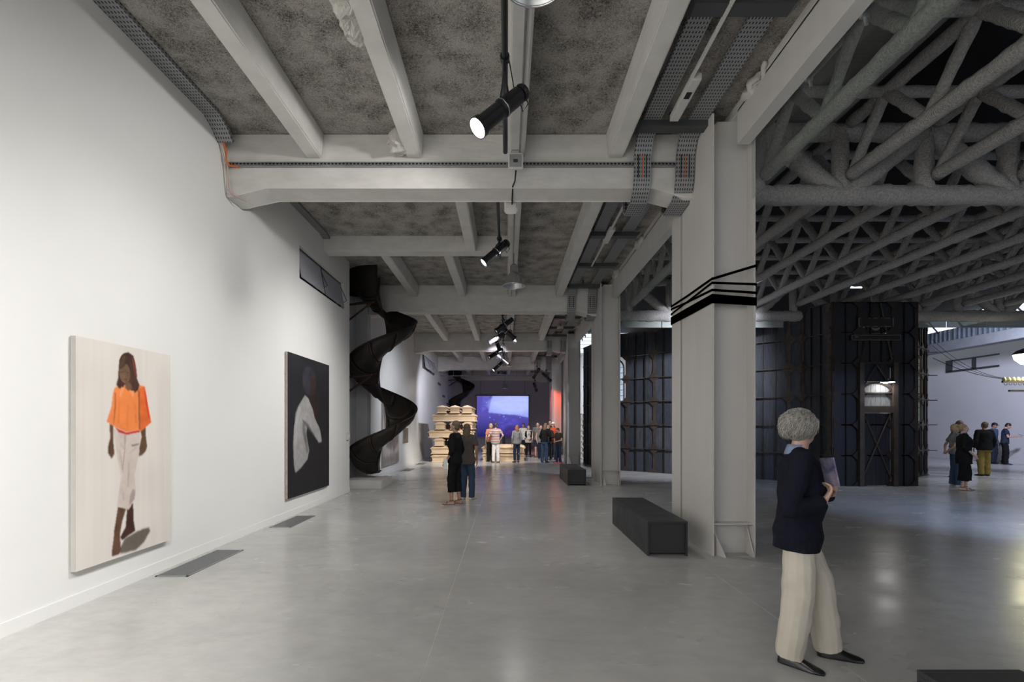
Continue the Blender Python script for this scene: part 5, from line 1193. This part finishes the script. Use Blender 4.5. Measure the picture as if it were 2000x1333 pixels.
    def top_(t):
        mid_ = [(0, 0, 0.90, 0.192 + lo * 0.8, 0.138 + lo * 0.9)] if hem < 0.87 else []
        loft(t, [(0, 0, hem, 0.172 * (0.98 if female else 1) + lo * 1.0, 0.132 + lo * 0.9)] + mid_ + [(0, 0, 0.99, 0.152 + g, 0.105 + g), (0, -belly, 1.10, 0.130 * fr + g * 1.2, 0.095 + g + belly), (0, -0.004 if not female else -0.022, 1.28, 0.150 * fr + g, 0.108 + g + (0.016 if female else 0)), (0, 0.004, 1.40, 0.158 * fr + g, 0.088 + g), (0, 0.012, 1.475, 0.085, 0.062), (0, 0.016, 1.497, 0.068, 0.060)], 24)
        for i in (0, 1):
            mid = sh[i].lerp(V(sh[i].x * 0.45, 0.01, 1.455), 1); limb(t, [mid, sh[i]], [0.058, 0.062 * fr + lo * 0.4])
            if slv != 'none':
                e2 = {'long': el[i].lerp(wr[i], 0.93), 'three': el[i].lerp(wr[i], 0.42), 'short': sh[i].lerp(el[i], 0.62)}[slv]
                if slv == 'short': limb(t, [sh[i], e2], [0.060 * fr + lo * 0.4, 0.058 + lo * 0.5], end_ball=(True, False))
                else: limb(t, [sh[i], el[i], e2], [0.060 * fr + lo * 0.4, 0.052 + lo * 0.5, 0.040 + lo * 0.6], end_ball=(True, False))
    upm(b, top_); fin(b, {'long': 'jumper', 'three': 'top', 'short': 't_shirt', 'none': 'vest_top'}[slv], tm, vx=min(voxel, 0.011), smooth=5, noise_=0.010, nsc=7)
    # ---- legs
    lm, kind, ll = legs
    b = NB()
    top_z = 1.03
    if kind == 'skirt':
        loft(b, [(0, 0, 0.42, 0.20 + ll, 0.16 + ll), (0, 0, 0.7, 0.19 + ll, 0.15 + ll), (0, 0, 0.93, 0.170, 0.13), (0, 0, 1.05, 0.145, 0.110)])
        if False: pass
    else:
        t_ = NB(); loft(t_, [(0, 0, 0.80, 0.150 + ll * 0.6, 0.100 + ll * 0.6), (0, 0.004, 0.90, 0.168, 0.120), (0, 0, 1.03, 0.150, 0.108)]); me = bpy.data.meshes.new('t'); t_.to_mesh(me); t_.free(); b.from_mesh(me); bpy.data.meshes.remove(me)
        for i in (0, 1):
            e = {'trousers': ank[i] + V(0, 0.004, -0.035), 'crop': kn[i].lerp(ank[i], 0.62), 'shorts': hips[i].lerp(kn[i], 0.92), 'tight': ank[i] + V(0, 0, 0.01)}[kind]
            lo_ = {'trousers': 0.026, 'crop': 0.018, 'shorts': 0.026, 'tight': 0.008}[kind] + ll
            if kind == 'shorts': limb(b, [hips[i], e], [0.096 + ll, 0.072 + lo_], 14, (True, False))
            else: limb(b, [hips[i], kn[i], e], [0.088 + ll * 0.5, 0.058 + lo_, (0.038 if kind != 'crop' else 0.048) + lo_ * 1.15], 14, (True, False))
    fin(b, {'skirt': 'skirt', 'trousers': 'trousers', 'crop': 'cropped_trousers', 'shorts': 'shorts', 'tight': 'leggings'}[kind], lm, vx=min(voxel, 0.011), smooth=4, noise_=0.012, nsc=6)
    # ---- shoes
    for i in (0, 1):
        if shoe[1] == 'sandal':
            b = NB(); M = Matrix.Translation(Vector((ank[i].x, ank[i].y, 0))) @ Matrix.Rotation(feet_yaw[i], 4, 'Z')
            pts = [(-0.035, 0.07), (-0.038, 0.0), (-0.042, -0.10), (-0.044, -0.15), (-0.03, -0.19), (0.0, -0.20), (0.03, -0.19), (0.044, -0.15), (0.042, -0.10), (0.038, 0.0), (0.035, 0.07)]
            prism(b, pts, 'z', 0.0, 0.012, M); fin(b, 'sandal', shoe[0], remesh=False)
            b = NB(); tube(b, [M @ V(-0.044, -0.10, 0.01), M @ V(-0.03, -0.09, 0.045), M @ V(0.0, -0.085, 0.055), M @ V(0.03, -0.09, 0.045), M @ V(0.044, -0.10, 0.01)], 0.007, 6); tube(b, [M @ V(0.041 * math.cos(t), 0.005 + 0.045 * math.sin(t), 0.085) for t in [2 * PI * k / 12 for k in range(13)]], 0.007, 6); fin(b, 'sandal_strap', shoe[0], remesh=False)
        elif shoe[1] != 'bare':
            b = NB(); foot_shape(b, ank[i], feet_yaw[i], 0.285 if not female else 0.26, 0.050 if not female else 0.044, 0.082, 0.7); fin(b, 'shoe', shoe[0], vx=min(voxel, 0.009), smooth=2)
    root['h'] = s
    return root, (lambda p: p)
def held(root, name, m, c, size, rot=(0, 0, 0), label='', cat='', s=1.0, loc_world=None):
    M = root.matrix_basis.copy(); b = NB(); box(b, -size[0] / 2, size[0] / 2, -size[1] / 2, size[1] / 2, -size[2] / 2, size[2] / 2)
    from mathutils import Euler
    o = obj(name, b, m, None); mw = Matrix.Translation(root.location) @ Matrix.Rotation(root.rotation_euler.z, 4, 'Z') @ Matrix.Translation(V(*c) * root['h']) @ Euler(rot).to_matrix().to_4x4()
    o.matrix_world = mw; o.location = mw.to_translation(); o.rotation_euler = mw.to_euler(); tag(o, label, cat); return o
NAVY = cloth('navy_wool', (0.008, 0.009, 0.020)); STONE = cloth('stone_linen', (0.62, 0.58, 0.50), var=0.08); BLK = cloth('black_cloth', (0.010, 0.010, 0.011)); CHAR = cloth('charcoal_cloth', (0.030, 0.030, 0.033))
JEAN = cloth('blue_denim', (0.045, 0.075, 0.13)); JEAND = cloth('dark_denim', (0.018, 0.026, 0.045)); GREYC = cloth('grey_jersey', (0.17, 0.175, 0.18)); WHITEC = cloth('white_cotton', (0.66, 0.64, 0.60)); BROWNG = cloth('taupe_knit', (0.10, 0.085, 0.078))
ORNG = cloth('orange_jacket', (0.55, 0.09, 0.03)); MUST = cloth('mustard_cotton', (0.26, 0.19, 0.05)); NVT = cloth('navy_cotton', (0.025, 0.035, 0.065)); LBLUE = cloth('pale_blue_shirt', (0.24, 0.30, 0.44)); TAN = cloth('tan_cloth', (0.16, 0.10, 0.06)); STEELB = cloth('blue_cotton', (0.05, 0.10, 0.20))
HGREY = mat('silver_hair', (0.50, 0.48, 0.45), 0.8, var=0.35, vscale=40, stretch=(1, 1, 0.3), bump=0.5, bscale=60); HBRN = mat('brown_hair', (0.045, 0.026, 0.016), 0.6, var=0.3, vscale=40); HBLK = mat('black_hair', (0.012, 0.010, 0.009), 0.5); HBLO = mat('blonde_hair', (0.38, 0.26, 0.13), 0.6, var=0.3, vscale=40); HRED = mat('auburn_hair', (0.26, 0.10, 0.035), 0.6, var=0.3, vscale=40); HSAN = mat('sandy_hair', (0.16, 0.11, 0.065), 0.6, var=0.3, vscale=40)
LEATH = mat('black_leather', (0.010, 0.010, 0.011), 0.28); BRSH = mat('brown_leather', (0.13, 0.06, 0.035), 0.5); WSH = mat('white_trainer', (0.5, 0.48, 0.45), 0.6); REDS = mat('red_trainer', (0.5, 0.05, 0.10), 0.6); PAPER = mat('white_paper', (0.75, 0.75, 0.73), 0.7)
def stripes():
    m = bpy.data.materials.new('striped_knit'); m.use_nodes = True; nt = m.node_tree; P = nt.nodes['Principled BSDF']; P.inputs['Roughness'].default_value = 0.9
    tc = nt.nodes.new('ShaderNodeTexCoord'); s_ = nt.nodes.new('ShaderNodeSeparateXYZ'); nt.links.new(tc.outputs['Object'], s_.inputs[0])
    a = nt.nodes.new('ShaderNodeMath'); a.operation = 'MULTIPLY'; a.inputs[1].default_value = 9.0; nt.links.new(s_.outputs[2], a.inputs[0]); f = nt.nodes.new('ShaderNodeMath'); f.operation = 'FRACT'; nt.links.new(a.outputs[0], f.inputs[0])
    r = nt.nodes.new('ShaderNodeValToRGB'); r.color_ramp.interpolation = 'CONSTANT'; e = r.color_ramp.elements
    e[0].position = 0; e[0].color = (0.55, 0.14, 0.10, 1); e[1].position = 0.35; e[1].color = (0.12, 0.14, 0.16, 1); x = e.new(0.6); x.color = (0.45, 0.42, 0.36, 1); x = e.new(0.8); x.color = (0.16, 0.30, 0.32, 1)
    nt.links.new(f.outputs[0], r.inputs[0]); nt.links.new(r.outputs[0], P.inputs['Base Color']); return m
STRIPE = stripes()
# facing angles: 0 = towards the viewer, PI/2 = to the right, -PI/2 = to the left, PI = away
# nearest man: body turned right and slightly away, head turned away over his left
man, _ = person('silver-haired man in navy jumper and stone trousers standing at the right', None, 3.36, 1.71, 1.08, (NAVY, 'long', 0.79, 0.022), (STONE, 'trousers', 0.020), (LEATH, 'shoe'), (HGREY, 'fluffy'),
    arms={'L': ((0.27, 0.0, 1.12), (0.05, -0.20, 1.19), (-0.75, -0.15, 0.55), 0.85, (0.1, -0.2, 1), (-0.3, 0.9, 0)), 'R': ((-0.30, 0.07, 1.10), (-0.15, -0.135, 1.15), (0.35, -0.40, 0.80), 0.75, (0.9, -0.1, 0.3), (0.3, 0.9, 0))},
    skin=SKIN_L, stance=((0.14, -0.20), (-0.12, 0.05)), head_yaw=0.85, head_pitch=-0.02, voxel=0.0065, X=2.02, feet_yaw=(0.05, -0.35), belly=0.02, lean=0.04)
b = NB(); loft(b, [(0, 0.016, 1.455, 0.078, 0.070), (0, 0.012, 1.50, 0.064, 0.062), (0, 0.006, 1.525, 0.062, 0.060)]); b.transform(Matrix.Scale(1.71 / 1.75, 4)); obj('shirt_collar', b, LBLUE, man, smooth=True)
held(man, 'folded_brochure', mat('printed_brochure', (0.30, 0.26, 0.32), 0.4, col2=(0.02, 0.035, 0.12), vscale=14), (-0.11, -0.18, 1.345), (0.13, 0.010, 0.19), (-0.15, 0.10, 0.5), 'folded printed brochure held up by the silver-haired man', 'brochure')
wmn, _ = person('short-haired woman in black top and cropped black trousers before the coffins', 889, 10.0, 1.72, -1.95, (BLK, 'three', 0.86, 0.010), (BLK, 'crop', 0.008), (BRSH, 'sandal'), (HSAN, 'short'), arms={'R': ((-0.225, 0.05, 1.13), (-0.215, -0.04, 0.90)), 'L': ((0.225, 0.05, 1.13), (0.215, -0.10, 0.91))}, stance=((0.07, -0.05), (-0.10, 0.05)), head_yaw=-0.1, female=True, shoulder_w=0.155, voxel=0.009)
held(wmn, 'paper_sheet', PAPER, (0.235, -0.10, 0.86), (0.010, 0.09, 0.21), (0, 0, 0), 'white folded paper in the hand of the short-haired woman', 'paper')
person('long-haired visitor in taupe top and jeans beside the woman in black', 913, 10.6, 1.66, PI - 0.3, (BROWNG, 'short', 0.82, 0.02), (JEAN, 'trousers', 0.0), (WSH, 'shoe'), (HSAN, 'long'), skin=SKIN_D, female=True)
swm, _ = person('woman in striped cardigan and white trousers with her back turned', 968, 21.2, 1.74, PI - 0.1, (STRIPE, 'short', 0.84, 0.03), (WHITEC, 'trousers', 0.0), (BRSH, 'shoe'), (HBRN, 'short'), arms={'L': ((0.30, 0.06, 1.15), (0.42, -0.14, 1.10)), 'R': ((-0.33, 0.02, 1.20), (-0.22, -0.06, 1.02))}, female=True, skin=SKIN_L)
person('visitor in dark clothes half hidden behind the striped cardigan', 958, 21.75, 1.72, PI + 0.5, (cloth('salmon_top', (0.45, 0.20, 0.14)), 'short', 0.90, 0.01), (BLK, 'trousers', 0.0), (LEATH, 'shoe'), (HBLO, 'bob'), female=True)
held(swm, 'shoulder_bag', BLK, (-0.37, 0.06, 0.98), (0.10, 0.28, 0.30), (0, 0, 0), 'black shoulder bag at the side of the woman in striped cardigan', 'bag')
person('auburn-haired visitor in grey top and jeans before the low coffins', 1009, 21.3, 1.64, PI + 0.4, (GREYC, 'long', 0.86, 0.01), (JEAND, 'tight', 0.01), (LEATH, 'shoe'), (HRED, 'long'), female=True)
person('dark-haired man in white t-shirt right of the projection', 1022, 25.6, 1.74, -0.4, (WHITEC, 'short', 0.88, 0.01), (JEAND, 'trousers', 0.0), (LEATH, 'shoe'), (HBLK, 'short'), skin=SKIN_D)
wsc, _ = person('woman in white scarf and dark cardigan with folded hands', 1032, 24.9, 1.62, 0.1, (WHITEC, 'three', 0.80, 0.01), (BLK, 'tight', 0.0), (LEATH, 'shoe'), (HBLO, 'bob'), arms={'L': ((0.25, 0.0, 1.14), (0.06, -0.20, 1.02)), 'R': ((-0.25, 0.0, 1.14), (-0.06, -0.20, 1.00))}, female=True, skin=SKIN_L)
b = NB(); tube(b, [(0.085 * math.cos(t), 0.0 + 0.085 * math.sin(t), 1.36 - 0.06 * math.sin(t + PI) * 0.5) for t in [2 * PI * k / 16 for k in range(17)]], 0.035, 8, False); cone(b, (0, -0.09, 1.36), (0, -0.13, 1.14), 0.04, 0.05); obj('scarf', b, cloth('cream_scarf', (0.55, 0.52, 0.46)), wsc, smooth=True)
for sx in (1, -1):
    b = NB(); ellip(b, (sx * 0.125, -0.005, 1.13), (0.075, 0.130, 0.24)); obj('cardigan_side', b, NAVY, wsc, smooth=True)
person('man in grey t-shirt and navy shorts facing the viewer', 1050, 24.6, 1.80, -0.2, (GREYC, 'short', 0.86, 0.015), (NVT, 'shorts', 0.01), (BRSH, 'shoe'), (HBRN, 'short'), skin=SKIN_L)
person('woman in pale grey top behind the leaning visitor', 1056, 23.4, 1.64, 0.3, (GREYC, 'none', 0.84, 0.02), (JEAND, 'trousers', 0.0), (BRSH, 'shoe'), (HRED, 'long'), female=True, skin=SKIN_L)
ln, _ = person('visitor in black jumper and jeans leaning over, holding white sheets', 1063, 21.2, 1.74, 2.5, (BLK, 'long', 0.90, 0.01), (JEAN, 'trousers', 0.005), (LEATH, 'shoe'), (HSAN, 'long'), arms={'L': ((0.28, -0.06, 1.15), (0.20, -0.22, 0.95)), 'R': ((-0.27, -0.03, 1.14), (-0.16, -0.30, 0.98))}, lean=0.20, female=True)
held(ln, 'paper_sheets', PAPER, (0.24, -0.40, 0.92), (0.24, 0.01, 0.17), (0.5, 0.3, 0.3), 'white sheets held by the leaning visitor in black', 'paper')
person('smiling woman with mustard hair band in dark clothes', 1071, 22.6, 1.66, -0.4, (CHAR, 'long', 0.86, 0.01), (BLK, 'tight', 0.0), (LEATH, 'shoe'), (HRED, 'long'), arms={'L': ((0.27, -0.05, 1.15), (0.12, -0.26, 1.14))}, female=True, skin=SKIN_L)
person('tall dark-haired man at the back of the group', 1074, 24.9, 1.90, 0.0, (CHAR, 'long', 0.86, 0.01), (BLK, 'trousers', 0.0), (LEATH, 'shoe'), (HBLK, 'short'), skin=SKIN_L)
person('visitor in orange jacket with white cap and grey trousers', 1080, 23.1, 1.78, -0.5, (ORNG, 'long', 0.90, 0.02, WHITEC), (cloth('grey_trouser_cloth', (0.13, 0.14, 0.16)), 'trousers', 0.0), (LEATH, 'shoe'), (HBLO, 'cap'), skin=SKIN_L)
person('boy in dark patterned shirt with red shoes next to the third column', 1091, 20.9, 1.52, -0.9, (cloth('dark_olive_cloth', (0.045, 0.035, 0.03)), 'short', 0.90, 0.01), (NVT, 'trousers', 0.0), (REDS, 'shoe'), (HBRN, 'short'), arms={'L': ((0.25, -0.05, 1.14), (0.05, -0.25, 1.08)), 'R': ((-0.25, -0.05, 1.14), (-0.04, -0.25, 1.05))}, head_pitch=0.5)
person('blonde woman in long loose black clothes and sandals, right side of the hall', 1882, 12.15, 1.66, PI / 2 - 0.55, (BLK, 'three', 0.70, 0.04), (BLK, 'crop', 0.045), (BRSH, 'sandal'), (HBLO, 'bun'), arms={'L': ((0.24, 0.03, 1.15), (0.22, -0.16, 0.98)), 'R': ((-0.26, 0.02, 1.14), (-0.25, -0.14, 0.94))}, female=True, skin=SKIN_L, voxel=0.009, stance=((0.07, -0.05), (-0.08, 0.05)))
person('visitor in grey t-shirt and jeans standing behind the blonde woman', 1866, 12.9, 1.66, PI / 2 - 0.3, (GREYC, 'short', 0.90, 0.015), (JEAN, 'trousers', 0.01), (WSH, 'shoe'), (HBLO, 'bob'), arms={'L': ((0.26, 0.12, 1.15), (0.10, 0.20, 0.98)), 'R': ((-0.27, 0.14, 1.14), (-0.06, 0.22, 0.98))}, female=True, skin=SKIN)
person('tall visitor in dark grey further behind the blonde woman', 1872, 15.2, 1.78, PI + 0.2, (CHAR, 'long', 0.84, 0.02), (JEAND, 'trousers', 0.0), (LEATH, 'shoe'), (HSAN, 'short'))
person('man in dark blazer and mustard trousers in the right of the hall', 1922, 15.6, 1.74, PI - 0.2, (BLK, 'long', 0.84, 0.035), (MUST, 'trousers', 0.01), (LEATH, 'shoe'), (HSAN, 'short'))
person('man in dark cap and blue shirt by the far wall', 1940, 20.6, 1.74, 0.3, (STEELB, 'short', 0.86, 0.01, BLACK), (JEAND, 'trousers', 0.0), (LEATH, 'shoe'), (HBLK, 'cap'), head_pitch=0.3, skin=SKIN_D)
ph, _ = person('man in navy t-shirt looking down at his phone by the far wall', 1962, 20.2, 1.74, PI / 2 - 0.7, (NVT, 'short', 0.88, 0.01), (BLK, 'trousers', 0.01), (LEATH, 'shoe'), (HBLK, 'short'), arms={'L': ((0.24, -0.06, 1.16), (0.07, -0.36, 1.20)), 'R': ((-0.24, -0.06, 1.16), (-0.05, -0.36, 1.20))}, head_pitch=0.55, lean=0.05)
held(ph, 'phone', BLACK, (0.0, -0.46, 1.24), (0.075, 0.15, 0.012), (0.4, 0, 0), 'phone in the hands of the man in navy t-shirt', 'phone')

# ------------------------------------------------------------------ bake the modifiers into plain meshes
dg = bpy.context.evaluated_depsgraph_get(); res = []
for o, nz, sc_ in BAKE: res.append(bpy.data.meshes.new_from_object(o.evaluated_get(dg)))
for (o, nz, sc_), me in zip(BAKE, res):
    old = o.data; o.modifiers.clear(); o.data = me
    if nz:
        n = len(me.vertices); co = np.empty(n * 3); me.vertices.foreach_get('co', co); co = co.reshape(-1, 3); no = np.empty(n * 3); me.vertices.foreach_get('normal', no); no = no.reshape(-1, 3)
        ph_ = hash(o.name) % 7
        f = np.sin(co[:, 0] * sc_ * 2.3 + ph_ + 1.3 * np.sin(co[:, 2] * sc_ * 1.9)) * np.sin(co[:, 2] * sc_ * 3.1 + 2 * co[:, 1] * sc_ + ph_) + 0.6 * np.sin(co[:, 2] * sc_ * 6.3 + 5 * co[:, 0] * sc_) * np.sin(co[:, 1] * sc_ * 5.1 + ph_)
        co = co + no * (f * nz * 0.45)[:, None]; me.vertices.foreach_set('co', co.ravel())
    for p_ in me.polygons: p_.use_smooth = True
    if old.users == 0: bpy.data.meshes.remove(old)
